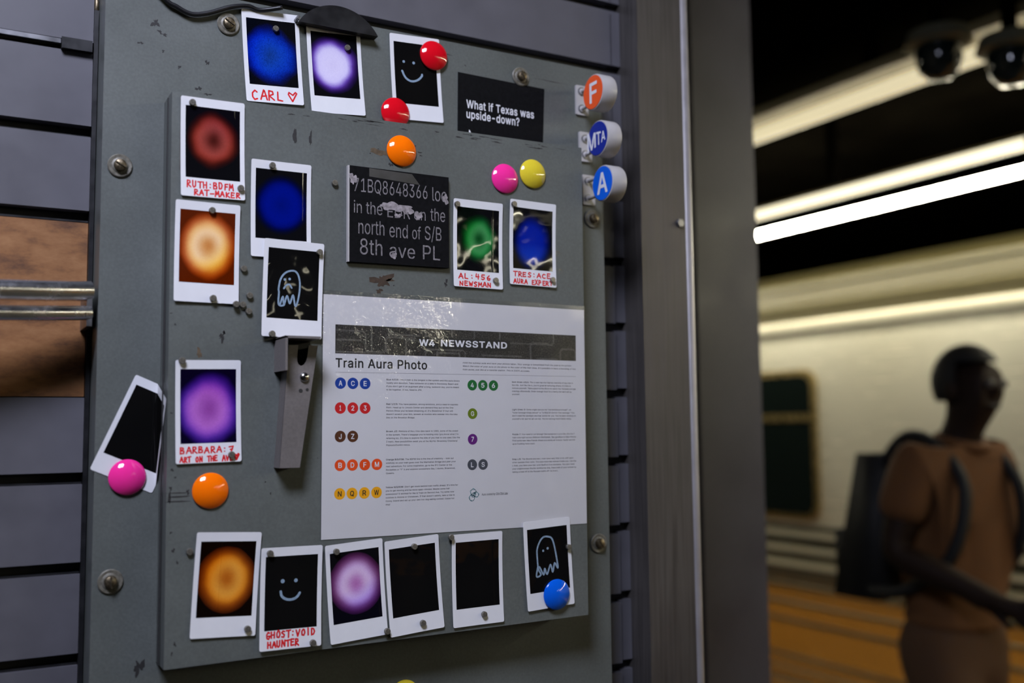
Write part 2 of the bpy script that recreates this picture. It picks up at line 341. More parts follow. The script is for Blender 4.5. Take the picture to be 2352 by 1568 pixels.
 'P': (222, [[30,0,30,254,118,254,144,252,166,244,183,231,195,215,202,195,204,174,202,152,195,133,183,116,166,104,144,96,118,93,55,93,55,121,116,121,134,123,149,128,159,136,167,147,171,160,172,174,171,188,167,201,159,211,148,219,134,224,116,226,62,226,62,0]]),
 'Q': (267, [[123,80,156,80,185,42,192,32,234,-24,200,-24,173,13,166,23],[133,-3,103,1,75,12,52,32,35,58,24,90,20,127,24,165,35,197,52,223,75,242,103,254,133,258,164,254,192,242,215,223,232,197,243,165,247,127,243,90,232,58,215,32,192,12,164,1],[133,26,155,29,175,38,191,52,204,72,212,97,215,127,212,157,204,182,191,202,175,216,155,225,133,228,112,225,92,216,75,202,63,182,54,157,52,127,54,97,63,72,75,52,92,38,112,29]]),
 'R': (224, [[30,0,30,254,118,254,145,252,167,244,183,232,195,217,202,198,205,176,202,154,195,136,183,120,166,109,145,101,118,99,48,99,48,128,117,128,135,129,149,133,160,141,167,150,171,162,173,176,171,190,167,202,159,212,149,220,134,224,116,226,62,226,62,0],[177,0,115,115,151,115,214,0]]),
 'S': (223, [[112,-4,86,-2,64,5,46,15,32,30,23,48,19,68,52,68,55,55,62,44,71,35,83,29,97,26,112,25,128,26,143,30,155,37,165,46,171,57,173,70,171,81,166,89,158,96,148,102,136,107,92,120,64,130,43,145,30,163,26,186,29,206,37,224,51,238,69,249,90,256,114,258,137,256,158,249,175,238,189,224,197,208,200,189,169,189,163,206,151,219,134,227,112,229,97,228,84,224,73,218,64,209,59,199,58,188,60,176,65,167,74,160,85,154,96,150,106,147,132,140,156,132,168,126,179,119,189,110,197,99,202,85,204,69,201,50,193,32,180,17,162,5,139,-2]]),
 'T': (224, [[16,226,16,254,208,254,208,226,128,226,128,0,96,0,96,226]]),
 'U': (259, [[129,-4,101,-1,77,8,57,22,42,40,33,62,30,87,30,254,62,254,62,89,64,72,70,57,80,44,94,34,110,28,129,26,149,28,165,34,179,44,188,57,194,72,196,89,196,254,229,254,229,87,226,62,216,40,201,22,182,8,157,-1]]),
 'V': (240, [[102,0,8,254,42,254,96,103,101,88,108,69,124,15,117,15,133,69,140,88,145,103,197,254,231,254,139,0]]),
 'W': (343, [[78,0,8,254,41,254,82,98,91,60,93,47,96,33,98,20,95,20,97,33,112,98,153,254,190,254,231,98,249,20,244,20,247,33,249,47,261,98,302,254,335,254,265,0,228,0,184,161,172,215,168,237,175,237,171,216,167,197,164,179,159,161,115,0]]),
 'X': (237, [[9,0,109,142,109,118,15,254,52,254,89,200,102,181,112,164,116,156,122,146,116,146,121,156,136,181,187,254,223,254,129,119,129,143,228,0,191,0,146,65,129,90,125,98,120,106,115,116,122,116,113,98,91,65,46,0]]),
 'Y': (236, [[102,0,102,104,8,254,46,254,104,159,111,146,118,132,125,115,112,115,119,132,126,146,140,172,191,254,228,254,134,104,134,0]]),
 'Z': (219, [[21,0,21,23,137,193,170,238,174,227,158,227,143,226,20,226,20,254,198,254,198,231,84,64,76,52,58,28,49,17,45,27,61,28,92,28,107,29,200,29,200,0]]),
 'a': (195, [[80,-4,63,-3,47,2,34,11,24,22,17,37,15,54,17,69,22,80,29,90,39,97,50,102,76,108,105,112,117,113,133,117,136,121,137,139,133,148,128,156,120,161,110,164,98,165,85,164,75,161,66,156,59,150,54,144,50,137,20,146,29,161,39,173,52,182,66,188,82,191,97,192,108,192,119,190,131,186,143,180,153,172,161,160,167,145,168,126,168,0,138,0,138,26,136,26,132,19,126,12,118,6,108,1,95,-3],[85,23,101,24,114,29,124,37,132,47,136,57,138,69,138,95,123,89,77,82,67,79,58,75,52,70,47,62,46,52,47,43,51,36,57,30,65,26,74,24]]),
 'b': (212, [[115,-4,99,-3,86,2,76,8,63,23,59,29,56,29,56,0,26,0,26,254,57,254,57,160,59,160,63,166,69,173,76,180,86,186,98,191,115,192,137,189,156,180,173,166,185,146,193,122,195,94,193,66,185,42,173,23,157,8,137,-1],[110,23,126,26,140,33,150,44,158,58,163,75,164,95,163,114,158,131,150,145,140,156,126,163,110,165,94,163,81,156,70,145,62,131,58,114,56,95,58,75,63,58,70,43,81,32,94,26]]),
 'c': (198, [[104,-4,79,-1,58,8,41,23,28,43,20,66,17,94,20,122,28,146,41,165,58,180,79,189,104,192,117,191,130,189,142,184,153,178,162,170,170,161,176,150,181,138,151,131,149,138,145,145,141,150,135,155,128,159,121,162,113,164,104,165,86,162,73,155,62,144,54,129,50,112,48,94,50,75,54,59,62,44,73,33,86,26,104,23,113,24,121,26,129,29,141,38,146,44,152,59,181,51,177,39,171,28,163,19,153,11,142,4,130,0,117,-3]]),
 'd': (212, [[98,-4,75,-1,56,8,40,23,27,42,20,66,17,94,20,122,27,146,40,166,56,180,75,189,98,192,114,191,126,186,136,180,144,173,153,160,155,160,155,254,186,254,186,0,156,0,156,29,153,29,149,23,136,8,126,2,114,-3],[102,23,118,26,132,32,142,43,150,58,154,75,156,95,154,114,150,131,142,145,132,156,118,163,102,165,86,163,72,156,62,145,54,131,50,114,48,95,50,75,54,58,62,44,73,33,86,26]]),
 'e': (202, [[106,-4,80,-1,58,8,41,23,28,42,20,66,17,93,20,121,28,145,40,165,58,180,78,189,103,192,118,191,133,187,147,180,160,170,170,157,179,141,184,121,186,97,186,85,37,85,37,110,169,110,155,101,153,119,149,134,141,147,131,157,118,163,103,165,87,163,73,157,62,147,54,135,50,121,48,105,48,89,50,69,55,53,64,40,76,31,90,25,106,23,117,24,127,26,143,36,149,44,153,53,182,45,177,32,168,20,156,10,141,2,125,-3]]),
 'f': (127, [[114,190,114,164,3,164,3,190],[40,0,40,216,42,231,48,243,57,252,68,259,80,264,94,265,103,265,117,262,121,260,114,234,97,237,85,235,77,230,72,221,71,209,71,0]]),
 'g': (213, [[103,-75,84,-74,67,-70,53,-63,41,-55,32,-45,25,-35,51,-20,55,-26,61,-33,68,-39,77,-44,89,-48,103,-49,124,-46,141,-38,152,-23,156,-3,156,34,153,34,149,28,143,21,136,14,126,8,114,4,97,2,76,5,56,13,40,27,28,45,20,68,17,96,20,123,27,147,40,166,56,180,76,189,98,192,114,191,127,186,137,180,144,173,150,166,154,159,157,159,157,190,186,190,186,-4,183,-27,175,-45,162,-59,145,-68,125,-73],[102,30,118,32,132,38,142,47,150,61,155,77,156,96,155,115,150,132,142,146,132,156,119,163,102,165,86,163,73,156,62,145,54,131,50,115,48,96,50,78,54,61,62,48,73,38,86,32]]),
 'h': (205, [[57,113,57,0,26,0,26,254,57,254,57,144,51,144,62,166,76,181,94,189,114,192,132,190,148,184,161,174,170,160,177,142,179,120,179,0,148,0,148,118,145,137,136,152,123,161,105,165,92,163,80,159,71,151,63,141,58,129]]),
 'i': (83, [[26,0,26,190,57,190,57,0],[42,221,34,223,27,227,22,234,21,242,22,249,27,256,34,260,42,262,50,260,57,256,62,249,63,242,62,234,57,227,50,223]]),
 'j': (83, [[26,190,57,190,57,-15,55,-31,51,-45,43,-56,32,-65,19,-70,2,-71,-5,-71,-5,-43,12,-42,20,-36,25,-27,26,-15],[42,221,34,223,27,227,22,234,20,242,22,249,27,256,34,260,42,262,50,260,57,256,61,249,63,242,61,234,57,227,50,223]]),
 'k': (190, [[55,68,55,106,60,106,142,190,180,190,92,100,89,100],[26,0,26,254,57,254,57,0],[147,0,74,93,96,114,186,0]]),
 'l': (95, [[70,-1,50,2,37,10,29,24,26,42,26,254,57,254,57,49,58,38,60,31,65,27,85,27,90,1]]),
 'm': (305, [[26,0,26,190,56,190,56,148,54,148,59,162,66,173,75,182,86,188,98,192,110,193,129,190,144,180,154,166,160,147,156,147,161,160,169,172,178,181,190,187,204,192,218,193,234,191,249,186,261,177,270,164,276,148,278,128,278,0,248,0,248,127,245,145,236,156,224,163,209,165,197,164,187,160,179,153,173,145,169,135,168,124,168,0,137,0,137,130,134,144,126,156,115,163,100,165,89,164,79,160,70,154,63,145,58,133,57,119,57,0]]),
 'n': (205, [[57,113,57,0,26,0,26,190,56,190,56,144,51,144,62,166,76,181,94,189,114,192,132,190,147,184,160,174,170,160,176,142,179,120,179,0,148,0,148,118,145,137,136,152,123,161,105,165,92,163,80,159,71,151,63,141,58,129]]),
 'o': (208, [[104,-4,79,-1,58,8,41,23,28,43,20,66,17,94,20,122,28,146,41,165,58,180,79,189,104,192,128,189,149,180,167,165,180,146,188,122,191,94,188,66,180,43,167,23,149,8,128,-1],[104,23,121,26,135,33,146,44,154,59,158,75,160,94,158,112,154,129,146,144,135,155,121,162,104,165,86,162,73,155,62,144,54,129,50,112,48,94,50,75,54,59,62,44,73,33,86,26]]),
 'p': (212, [[26,-71,26,190,56,190,56,160,59,160,63,166,69,173,76,180,86,186,98,191,115,192,137,189,156,180,173,166,185,146,193,122,195,94,193,66,185,42,173,23,157,8,137,-1,115,-4,99,-3,86,2,76,8,63,23,59,29,57,29,57,-71],[110,23,126,26,140,33,150,44,158,58,163,75,164,95,163,114,158,131,150,145,140,156,126,163,110,165,94,163,81,156,70,145,62,131,58,114,56,95,58,75,63,58,70,43,81,32,94,26]]),
 'q': (212, [[186,-71,155,-71,155,29,153,29,149,23,136,8,126,2,114,-3,98,-4,75,-1,56,8,40,23,27,42,20,66,17,94,20,122,27,146,40,166,56,180,75,189,98,192,114,191,126,186,136,180,144,173,153,160,156,160,156,190,186,190],[102,23,118,26,132,32,142,43,150,58,154,75,156,95,154,114,150,131,142,145,132,156,118,163,102,165,86,163,72,156,62,145,54,131,50,114,48,95,50,75,54,58,62,44,73,33,86,26]]),
 'r': (130, [[26,0,26,190,56,190,56,160,58,160,65,173,76,184,90,190,122,192,122,161,103,163,91,161,80,157,70,151,63,142,58,131,57,118,57,0]]),
 's': (182, [[91,-4,72,-3,56,2,42,9,31,19,23,32,18,47,47,53,53,40,62,30,75,25,91,23,108,25,122,31,131,40,134,51,132,60,127,68,118,74,106,78,75,85,52,93,36,104,27,119,23,137,26,152,33,166,43,177,58,185,74,190,94,192,112,191,127,186,140,179,149,170,157,158,162,145,134,139,129,149,121,158,110,164,94,166,78,164,65,158,57,150,54,139,56,129,62,122,72,116,86,111,115,105,137,97,153,86,162,71,166,53,163,37,156,24,145,12,130,3,112,-2]]),
 't': (114, [[102,190,102,164,3,164,3,190],[32,236,63,236,63,49,64,38,68,31,75,26,101,27,107,1,84,-2,62,1,46,11,36,26,32,46]]),
 'u': (205, [[91,-3,73,-1,57,5,44,15,35,29,28,47,26,69,26,190,57,190,57,72,60,52,68,37,82,28,100,25,113,27,125,31,134,38,142,48,146,61,148,76,148,190,179,190,179,0,149,0,149,46,154,46,143,23,129,8,111,0]]),
 'v': (195, [[81,0,9,190,42,190,83,78,103,10,92,10,97,27,101,43,106,60,112,78,152,190,186,190,113,0]]),
 'w': (284, [[69,0,11,190,44,190,72,89,82,46,88,21,82,21,88,45,98,88,103,107,126,190,158,190,181,107,191,68,201,21,196,21,206,68,212,88,217,107,240,190,272,190,215,0,184,0,159,86,156,99,152,112,149,126,145,140,142,154,138,169,145,169,142,155,138,140,135,126,131,112,128,99,124,86,99,0]]),
 'x': (189, [[10,0,86,109,86,86,14,190,50,190,74,153,82,139,90,127,104,103,88,103,95,115,101,127,108,139,141,190,176,190,104,84,104,107,179,0,143,0,115,43,93,80,86,91,102,91,95,80,89,68,74,43,46,0]]),
 'y': (195, [[24,-69,31,-43,44,-45,52,-44,59,-42,65,-37,71,-29,81,-1,9,190,42,190,83,78,103,10,92,10,97,27,101,43,106,60,112,78,153,190,186,190,102,-29,96,-43,88,-54,80,-62,70,-68,58,-71,46,-73,39,-72,32,-72]]),
 'z': (190, [[21,0,21,23,127,160,127,161,24,161,24,190,166,190,166,165,63,30,63,28,169,28,169,0]]),
}
def fill(loops, step):
    '''union of outlines (non-zero winding) cut into horizontal strips that never overlap'''
    ed = [(a, b) for c in loops for a, b in zip(c, c[1:] + c[:1]) if a[1] != b[1]]
    ys = []
    for y in sorted({q[1] for c in loops for q in c}):
        if not ys or y - ys[-1] >= step: ys.append(y)
    top = max(q[1] for c in loops for q in c)
    if top - ys[-1] > 1e-9: ys.append(top)
    fine = [ys[0]]
    for a, b in zip(ys, ys[1:]):
        k = max(1, int((b - a) / (step * 3))); fine += [a + (b - a) * i / k for i in range(1, k + 1)]
    V, P = [], []
    at = lambda e, y: e[0][0] + (e[1][0] - e[0][0]) * (min(max(y, min(e[0][1], e[1][1])), max(e[0][1], e[1][1])) - e[0][1]) / (e[1][1] - e[0][1])
    for y0, y1 in zip(fine, fine[1:]):
        ym = (y0 + y1) / 2 + (y1 - y0) * 0.01; wn = 0; start = None
        for e in sorted((e for e in ed if min(e[0][1], e[1][1]) <= ym < max(e[0][1], e[1][1])), key=lambda e: at(e, ym)):
            was = wn; wn += 1 if e[1][1] > e[0][1] else -1
            if was == 0: start = e
            elif wn == 0:
                i = len(V); V += [(at(start, y0), y0), (at(e, y0), y0), (at(e, y1), y1), (at(start, y1), y1)]; P.append((i, i + 1, i + 2, i + 3))
    return V, P
def clockwise(c):
    return c if sum(a[0] * b[1] - b[0] * a[1] for a, b in zip(c, c[1:] + c[:1])) < 0 else c[::-1]
def stroke_loops(c, wdt, closed=False, seg=10):
    h = wdt / 2; out = []
    for a, b in zip(c, c[1:] + (c[:1] if closed else [])):
        dx, dy = b[0] - a[0], b[1] - a[1]; L = math.hypot(dx, dy)
        if L < 1e-6: continue
        nx, ny = -dy / L * h, dx / L * h
        out.append(clockwise([(a[0] + nx, a[1] + ny), (a[0] - nx, a[1] - ny), (b[0] - nx, b[1] - ny), (b[0] + nx, b[1] + ny)]))
    for a in c: out.append(clockwise([(a[0] + h * math.cos(2 * PI * k / seg), a[1] + h * math.sin(2 * PI * k / seg)) for k in range(seg)]))
    return out
GLYPHS = {}
def glyph(ch, fat, step):
    if (ch, fat, step) not in GLYPHS:
        loops = [list(zip(c[0::2], c[1::2])) for c in FONT[ch][1]]
        if fat: loops = loops + [q for c in loops for q in stroke_loops(c, fat, True, 6)]
        GLYPHS[ch, fat, step] = fill(loops, step)
    return GLYPHS[ch, fat, step]
def text2d(body, size, bold=0.0, shear=0.0, res=2):
    V, P, x0, k = [], [], 0, size / 500
    fat = 24 if bold > 0.5 else 16 if bold > 0.25 else 15 if bold > 0.08 else 7 if bold > 0.04 else 0
    for ch in body:
        if ch == ' ': x0 += SPACE + fat; continue
        pts, tri = glyph(ch, fat, 14 if size < 5 else 3); i = len(V)
        V += [((x0 + x + shear * y) * k, y * k) for x, y in pts]; P += [tuple(q + i for q in t) for t in tri]
        x0 += FONT[ch][0] + fat
    return V, P
def text_box(V):
    xs = [v[0] for v in V]; ys = [v[1] for v in V]
    return min(xs), max(xs), min(ys), max(ys)
def text_fit(body, x0, x1, y0, y1, bold=0.0, shear=0.0, res=3):
    """text stretched so that its ink fills the given box (mm)"""
    V, P = text2d(body, 10, bold, shear, res); a, b, c, d = text_box(V)
    return [(x0 + (x - a) / (b - a) * (x1 - x0), y0 + (y - c) / (d - c) * (y1 - y0)) for x, y in V], P
def ribbon(pts, wdt, n=0):
    if n: pts = smooth_path(pts, n)
    return fill(stroke_loops([tuple(q) for q in pts], wdt), 0.12)
def dot2d(V, P, c, r, seg=10):
    i = len(V)
    V += [(c[0] + r * math.cos(2 * PI * k / seg), c[1] + r * math.sin(2 * PI * k / seg)) for k in range(seg)]
    P.append(tuple(range(i, i + seg)))
class Print:
    def __init__(s): s.V, s.P = [], []
    def add(s, VP, dx=0, dy=0, sx=1, sy=1):
        V, P = VP; i = len(s.V)
        s.V += [(dx + x * sx, dy + y * sy) for x, y in V]; s.P += [tuple(k + i for k in p) for p in P]
        return s
    def build(s, name, m, parent, lift=0.1, h=None):
        """lift: mm in front of the local plane; h(x, y): extra height of a bowed sheet"""
        bm = B()
        vs_ = [bm.verts.new((x / 1000, -(lift + (h(x, y) if h else 0)) / 1000, y / 1000)) for x, y in s.V]
        for p in s.P:
            try: bm.faces.new([vs_[i] for i in p])
            except ValueError: pass
        for f in bm.faces:
            f.normal_update()
            if f.normal.y > 0: f.normal_flip()
        return link(name, bm, m, parent)
def rrect(x0, x1, y0, y1, r, n=5):
    out = []
    for cx, cy, a in ((x1 - r, y1 - r, 0), (x0 + r, y1 - r, 90), (x0 + r, y0 + r, 180), (x1 - r, y0 + r, 270)):
        for k in range(n + 1):
            t = math.radians(a + 90 * k / n); out.append((cx + r * math.cos(t), cy + r * math.sin(t)))
    return out
def sheet(name, w_, h_, r, thick, m, parent, hf, lift=0.0, nx=10, ny=14, cx=0, cy=0):
    """rounded, gently bowed solid sheet; millimetres, centred on (cx, cy), front towards -Y"""
    def ticks(L, n):
        a = [-L / 2 + L * i / n for i in range(n + 1)]
        if r: a += [-L / 2 + r * k for k in (0.1, 0.35, 0.65, 1)] + [L / 2 - r * k for k in (0.1, 0.35, 0.65, 1)]
        return sorted(set(round(v, 4) for v in a))
    X, Y = ticks(w_, nx), ticks(h_, ny); bm = B()
    def pos(x, y):
        if r:
            ex, ey = abs(x) - (w_ / 2 - r), abs(y) - (h_ / 2 - r)
            if ex > 0 and ey > 0:
                d = math.hypot(ex, ey); mx = max(ex, ey)
                if d > 0:
                    k = mx / d; x = math.copysign(w_ / 2 - r + ex * k, x); y = math.copysign(h_ / 2 - r + ey * k, y)
        return x + cx, y + cy
    def layer(off):
        g = []
        for y in Y:
            row = []
            for x in X:
                px, py = pos(x, y)
                row.append(bm.verts.new((px / 1000, -(lift + hf(px, py) + off) / 1000, py / 1000)))
            g.append(row)
        return g
    f, b = layer(thick), layer(0.0); ny_, nx_ = len(Y), len(X)
    for j in range(ny_ - 1):
        for i in range(nx_ - 1):
            bm.faces.new((f[j][i], f[j][i + 1], f[j + 1][i + 1], f[j + 1][i]))
            bm.faces.new((b[j][i], b[j + 1][i], b[j + 1][i + 1], b[j][i + 1]))
    ring = [(0, i) for i in range(nx_)] + [(j, nx_ - 1) for j in range(1, ny_)] + [(ny_ - 1, i) for i in range(nx_ - 2, -1, -1)] + [(j, 0) for j in range(ny_ - 2, 0, -1)]
    for a, c in zip(ring, ring[1:] + ring[:1]):
        bm.faces.new((f[a[0]][a[1]], b[a[0]][a[1]], b[c[0]][c[1]], f[c[0]][c[1]]))
    return link(name, bm, m, parent, smooth=True)

# ------------------------------------------------------------------ the setting: newsstand front
YF, YP, YS = 0.8655, 0.9005, 0.9405          # door face, plate face, slat wall face
def Z(mm): return EYE + mm / 1000

bm = B()                                      # slat wall in two runs, grooves between the boards
box(bm, -0.60, 0.684, YS + 0.012, YS + 0.030, 0.02, EYE + 1.2)
backing = struct('wall_back', bm, m_groove, 'dark backing behind the grey slat boards of the newsstand')
bm = B(); G0, PITCH = 188.7, 75.9
for k in range(-17, 16):
    za, zb = Z(G0 + PITCH * k + 5), Z(G0 + PITCH * (k + 1) - 5)
    box(bm, 0.1120, 0.667, YS, YS + 0.0118, za, zb)
    box(bm, 0.6675, 0.6835, YS + 0.004, YS + 0.0118, za + 0.002, zb + 0.002)
struct('wall_back_slats', bm, m_slat, 'grey slat boards of the newsstand wall behind the painted metal plate', bevel=0.0012, seg=1)
bm = B()
for k in range(-17, 16):
    if k in (-1, -2): continue
    za, zb = Z(G0 + PITCH * k + 5), Z(G0 + PITCH * (k + 1) - 5)
    if k == -3: zb = Z(31 - 1)
    box(bm, -0.60, 0.1052, YS, YS + 0.0118, za, zb)
struct('wall_left', bm, m_slat, 'grey slat boards at the left edge with dark grooves between them', bevel=0.0012, seg=1)
bm = box(B(), -0.60, 0.1050, YS + 0.002, YS + 0.0118, Z(31), Z(183))
tag(link('plywood_panel', bm, m_ply), 'orange brown plywood sheet showing between grey slats behind the chrome rail', 'panel')
# small lipped insert rails inside the grooves
bm = B()
for k in range(-6, 5):
    if k in (-1,): continue
    z = G0 + PITCH * k
    box(bm, -0.60, 0.1050, YS + 0.004, YS + 0.0119, Z(z - 4.8), Z(z - 3.2))
struct('trim_1', bm, m_black, 'thin dark insert rails in the grooves of the left slats')

t = thing('wall_standard', 'thin black upright post with brass tip between left slats and metal plate', 'post', (0.1072, YS - 0.001, Z(0)))
link('post', box(B(), -0.0018, 0.0018, -0.002, 0.0125, -0.45, 0.375), m_black, t)
tag(link('tip', lathe(B(), [(0.0018, 0), (0.0022, 0.001), (0.0022, 0.009), (0.0012, 0.011), (0, 0.0115)], (0, 0, 1), (0, 0.0, 0.3752), 12), m_bolt, t, smooth=True), 'brass tip')

t = thing('chrome_rail', 'polished chrome double rail crossing the plywood at the left edge', 'rail', (0.03, YS - 0.03, Z(108)))
pts = [(-0.30, -0.060, -0.012), (-0.10, -0.045, -0.006), (0.02, -0.022, 0.0), (0.0735, -0.008, 0.004)]
bm = B(); tube(bm, smooth_path([(x, y, z + 0.006) for x, y, z in pts], 6), 0.0085, 20)
link('upper_tube', bm, m_chrome, t, smooth=True)
bm = B(); tube(bm, smooth_path([(x, y - 0.002, z - 0.0125) for x, y, z in pts], 6), 0.0062, 16)
link('lower_tube', bm, m_chrome, t, smooth=True)
for x, y in ((0.0735, -0.008), (-0.1, -0.045)): link('bracket', box(B(), x - 0.003, x + 0.0012, y - 0.006, 0.0315, -0.020, 0.016), m_tin, t, bevel=0.0008)
t = thing('groove_hook', 'black slat hook seated in the topmost groove of the left slats', 'hook', (0.095, YS + 0.004, Z(G0 + PITCH * 2 - 1)))
link('hook_plate', box(B(), -0.016, 0.009, -0.010, 0.005, -0.0045, 0.0055), m_black, t, bevel=0.001)
link('hook_arm', box(B(), -0.075, -0.0165, -0.008, -0.003, 0.000, 0.004), m_tin, t, bevel=0.0008)

# pillar at the right of the newsstand
bm = box(B(), 0.684, 0.7575, YP + 0.010, YP + 0.26, 0.0, 2.95)
for f in bm.faces: pass
pil = struct('trim_2', bm, m_pillar, 'brushed steel corner pillar at the right of the slat wall', bevel=0.006, seg=4, smooth=True)
bm = tube(B(), [(0.7530, YP + 0.0165, 0.01), (0.7530, YP + 0.0165, 2.94)], 0.0082, 20)
tag(link('rim_light_strip', bm, m_rim, pil, smooth='all'), 'pale rounded strip added for the lit pillar edge')  # paler strip added to give the pillar's right edge its bright rim
bm = B(); lathe(bm, [(0.0052, 0), (0.0052, 0.0030), (0.0046, 0.0038), (0, 0.0038)], (0, -1, 0), (0.7385, YP + 0.0099, Z(234.8)), 6)
tag(link('hex_bolt', bm, m_tin, pil), 'small grey hex bolt head')
struct('wall_right', box(B(), 0.69, 0.75, YP + 0.262, 2.6, 0, 2.95), m_slat, 'side wall of the newsstand behind the corner pillar')

# ------------------------------------------------------------------ metal box with hinged door
mp = thing('electrical_box', 'grey green painted metal wall box covered in photos and magnets', 'electrical box', (0, 0, EYE))
bm = box(B(), 0.1097, 0.6247, YP, YS - 0.0006, -0.46, 0.394)
back_plate = link('back_plate', bm, m_plate, mp, bevel=0.0028, seg=3, smooth=True)
q = [(0.1598, 0.2875), (0.5743, 0.2920), (0.5730, -0.1886), (0.1615, -0.1920)]
bm = prism(B(), q, YF, YP - 0.0003)
door = link('door', bm, m_door, mp, bevel=0.0022, seg=3, smooth=True)
# folded seam line along the door's left side
link('door_seam', box(B(), -0.0012, 0, 0, 0.0022, -0.478 / 2, 0.476 / 2), m_smudge, door).location = (0.1602, YF + 0.014, 0.048)
BOLTS = [(214.2, 369.1, 0.5), (124.2, 226.9, 0.45), (124.1, -122.8, 1.5), (521.3, 370.6, 1.2), (609.8, 226.0, 1.1), (610.2, -123.0, 0.9)]
for i, (x, z, a) in enumerate(BOLTS):
    b = B(); lathe(b, [(0.0052, 0.002), (0.0052, 0.0045), (0.0046, 0.0062), (0.0030, 0.0070), (0, 0.0072)], (0, -1, 0), (0, 0, 0), 24)
    s_ = bmesh.ops.create_cube(b, size=1.0, matrix=Matrix.Translation((0, -0.0075, 0)) @ Matrix.Rotation(a, 4, 'Y') @ Matrix.Diagonal((0.0094, 0.0012, 0.0010, 1)))
    bo = link('bolt', b, m_bolt, mp, smooth=True); bo.location = (x / 1000, YP, z / 1000)
    b = B(); lathe(b, [(0.0100, 0.0), (0.0102, 0.0012), (0.0094, 0.0019), (0.0070, 0.0016), (0.0062, 0.0022), (0.0, 0.0022)], (0, -1, 0), (0, -0.0001, 0), 32)
    link('washer', b, m_washer, bo, smooth=True)
    b = box(B(), -0.0046, 0.0046, -0.0076, -0.0070, -0.0006, 0.0006); bmesh.ops.rotate(b, verts=b.verts, cent=(0, 0, 0), matrix=Matrix.Rotation(a, 3, 'Y'))
    link('slot', b, m_smudge, bo)

# latch: hood bracket with a U channel hanging under it
hasp = link('latch', B(), m_hasp, mp); hasp.location = (0, YF, 0)
bm = hasp.data
b = B()
box(b, 0.2495, 0.2515, -0.0335, -0.0002, 0.0505, 0.0795)
box(b, 0.2495, 0.2805, -0.0335, -0.0002, 0.0780, 0.0800)
link('hood', b, m_hasp, hasp, bevel=0.0007)
b = B()                                    # U channel, front face slotted at the top
def chan(u, v):                            # u across 0..1, v from top 0 to bottom 1
    xl = 0.2572 + (0.2500 - 0.2572) * v; xr = 0.2830 + (0.2675 - 0.2830) * v
    return xl + (xr - xl) * u, 0.0735 + (-0.0320 - 0.0735) * v
slot = [(0.32, 0.0), (0.32, 0.10), (0.34, 0.135), (0.40, 0.16), (0.50, 0.172), (0.60, 0.16), (0.66, 0.135), (0.68, 0.10), (0.68, 0.0)]
outl = [(0.0, 0.0), (0.0, 0.5), (0.0, 1.0), (1.0, 1.0), (1.0, 0.5), (1.0, 0.0)] + slot[::-1]
prism(b, [chan(*p) for p in outl], -0.0180, -0.0165)
def quadslab(b, pts, dx):
    a = [b.verts.new(p) for p in pts]; c = [b.verts.new((p[0] + dx, p[1], p[2])) for p in pts]; n = len(pts)
    b.faces.new(a); b.faces.new(c[::-1])
    for i in range(n): b.faces.new((a[i], c[i], c[(i + 1) % n], a[(i + 1) % n]))
(x0, z0), (x1, z1) = chan(0, 0.0), chan(0, 1); quadslab(b, [(x0, -0.0178, z0), (x0, -0.0003, z0), (x1, -0.0003, z1), (x1, -0.0178, z1)], 0.0014)
(x0, z0), (x1, z1) = chan(1, 0.0), chan(1, 1); quadslab(b, [(x0, -0.0178, z0), (x0, -0.0003, z0), (x1, -0.0003, z1), (x1, -0.0178, z1)], -0.0014)
bmesh.ops.recalc_face_normals(b, faces=b.faces)
link('lever', b, m_hasp, hasp)
b = B(); lathe(b, [(0.0042, 0), (0.0042, 0.0010), (0.0034, 0.0022), (0.0015, 0.0030), (0, 0.0031)], (0, -1, 0), (0.2709, -0.0181, 0.0456), 24)
tag(link('screw', b, m_screw, hasp, smooth=True), 'shiny round screw head')
b = B()
for x, z, r in ((267.8, 33.9, 1.7), (273.6, 34.9, 1.3)): lathe(b, [(r / 1000, 0), (r / 1000, 0.0002), (0, 0.0002)], (0, -1, 0), (x / 1000, -0.01802, z / 1000), 16)
link('hole', b, m_smudge, hasp)
# remove the empty carrier mesh: the latch carries its stub base plate
b = box(B(), 0.2560, 0.2805, -0.0040, -0.0001, 0.0560, 0.0778); b.to_mesh(hasp.data); b.free(); hasp.data.materials.clear(); hasp.data.materials.append(m_smudge)

# worn patches on the paint
def blob(cx, cz, w_, h_, m, name, y, n=26, rough=0.35, seed=0, rot=0.0, label=None):
    rnd = random.Random(seed); pts = []
    ph = [rnd.random() * 6.28 for _ in range(5)]
    for k in range(n):
        a = 2 * PI * k / n
        r = 1 + rough * (0.5 * math.sin(2 * a + ph[0]) + 0.45 * math.sin(3 * a + ph[1]) + 0.4 * math.sin(5 * a + ph[2]) + 0.3 * math.sin(9 * a + ph[3]))
        x, z = r * math.cos(a) * w_ / 2, r * math.sin(a) * h_ / 2
        pts.append((cx + x * math.cos(rot) - z * math.sin(rot), cz + x * math.sin(rot) + z * math.cos(rot)))
    b = B(); vs_ = [b.verts.new((x / 1000, y, z / 1000)) for x, z in pts]; f = b.faces.new(vs_); f.normal_update()
    if f.normal.y > 0: f.normal_flip()
    bmesh.ops.triangulate(b, faces=b.faces)
    o = link(name, b, m, door if y < YF + 0.01 else back_plate)
    if label: tag(o, label)
S = 0
m_oldtape = mat('dirty_old_tape', (0.082, 0.080, 0.068), 0.5, vary=0.3, scale=90)
def scuff(*a, **k):
    global S; S += 1; blob(*a, seed=S, **k)
yy = YF - 0.00006
scuff(350.5, 137.5, 17, 12, m_rust, 'bare_patch', yy, rough=0.6, label='dark brown peeled paint patch under the black plaque')
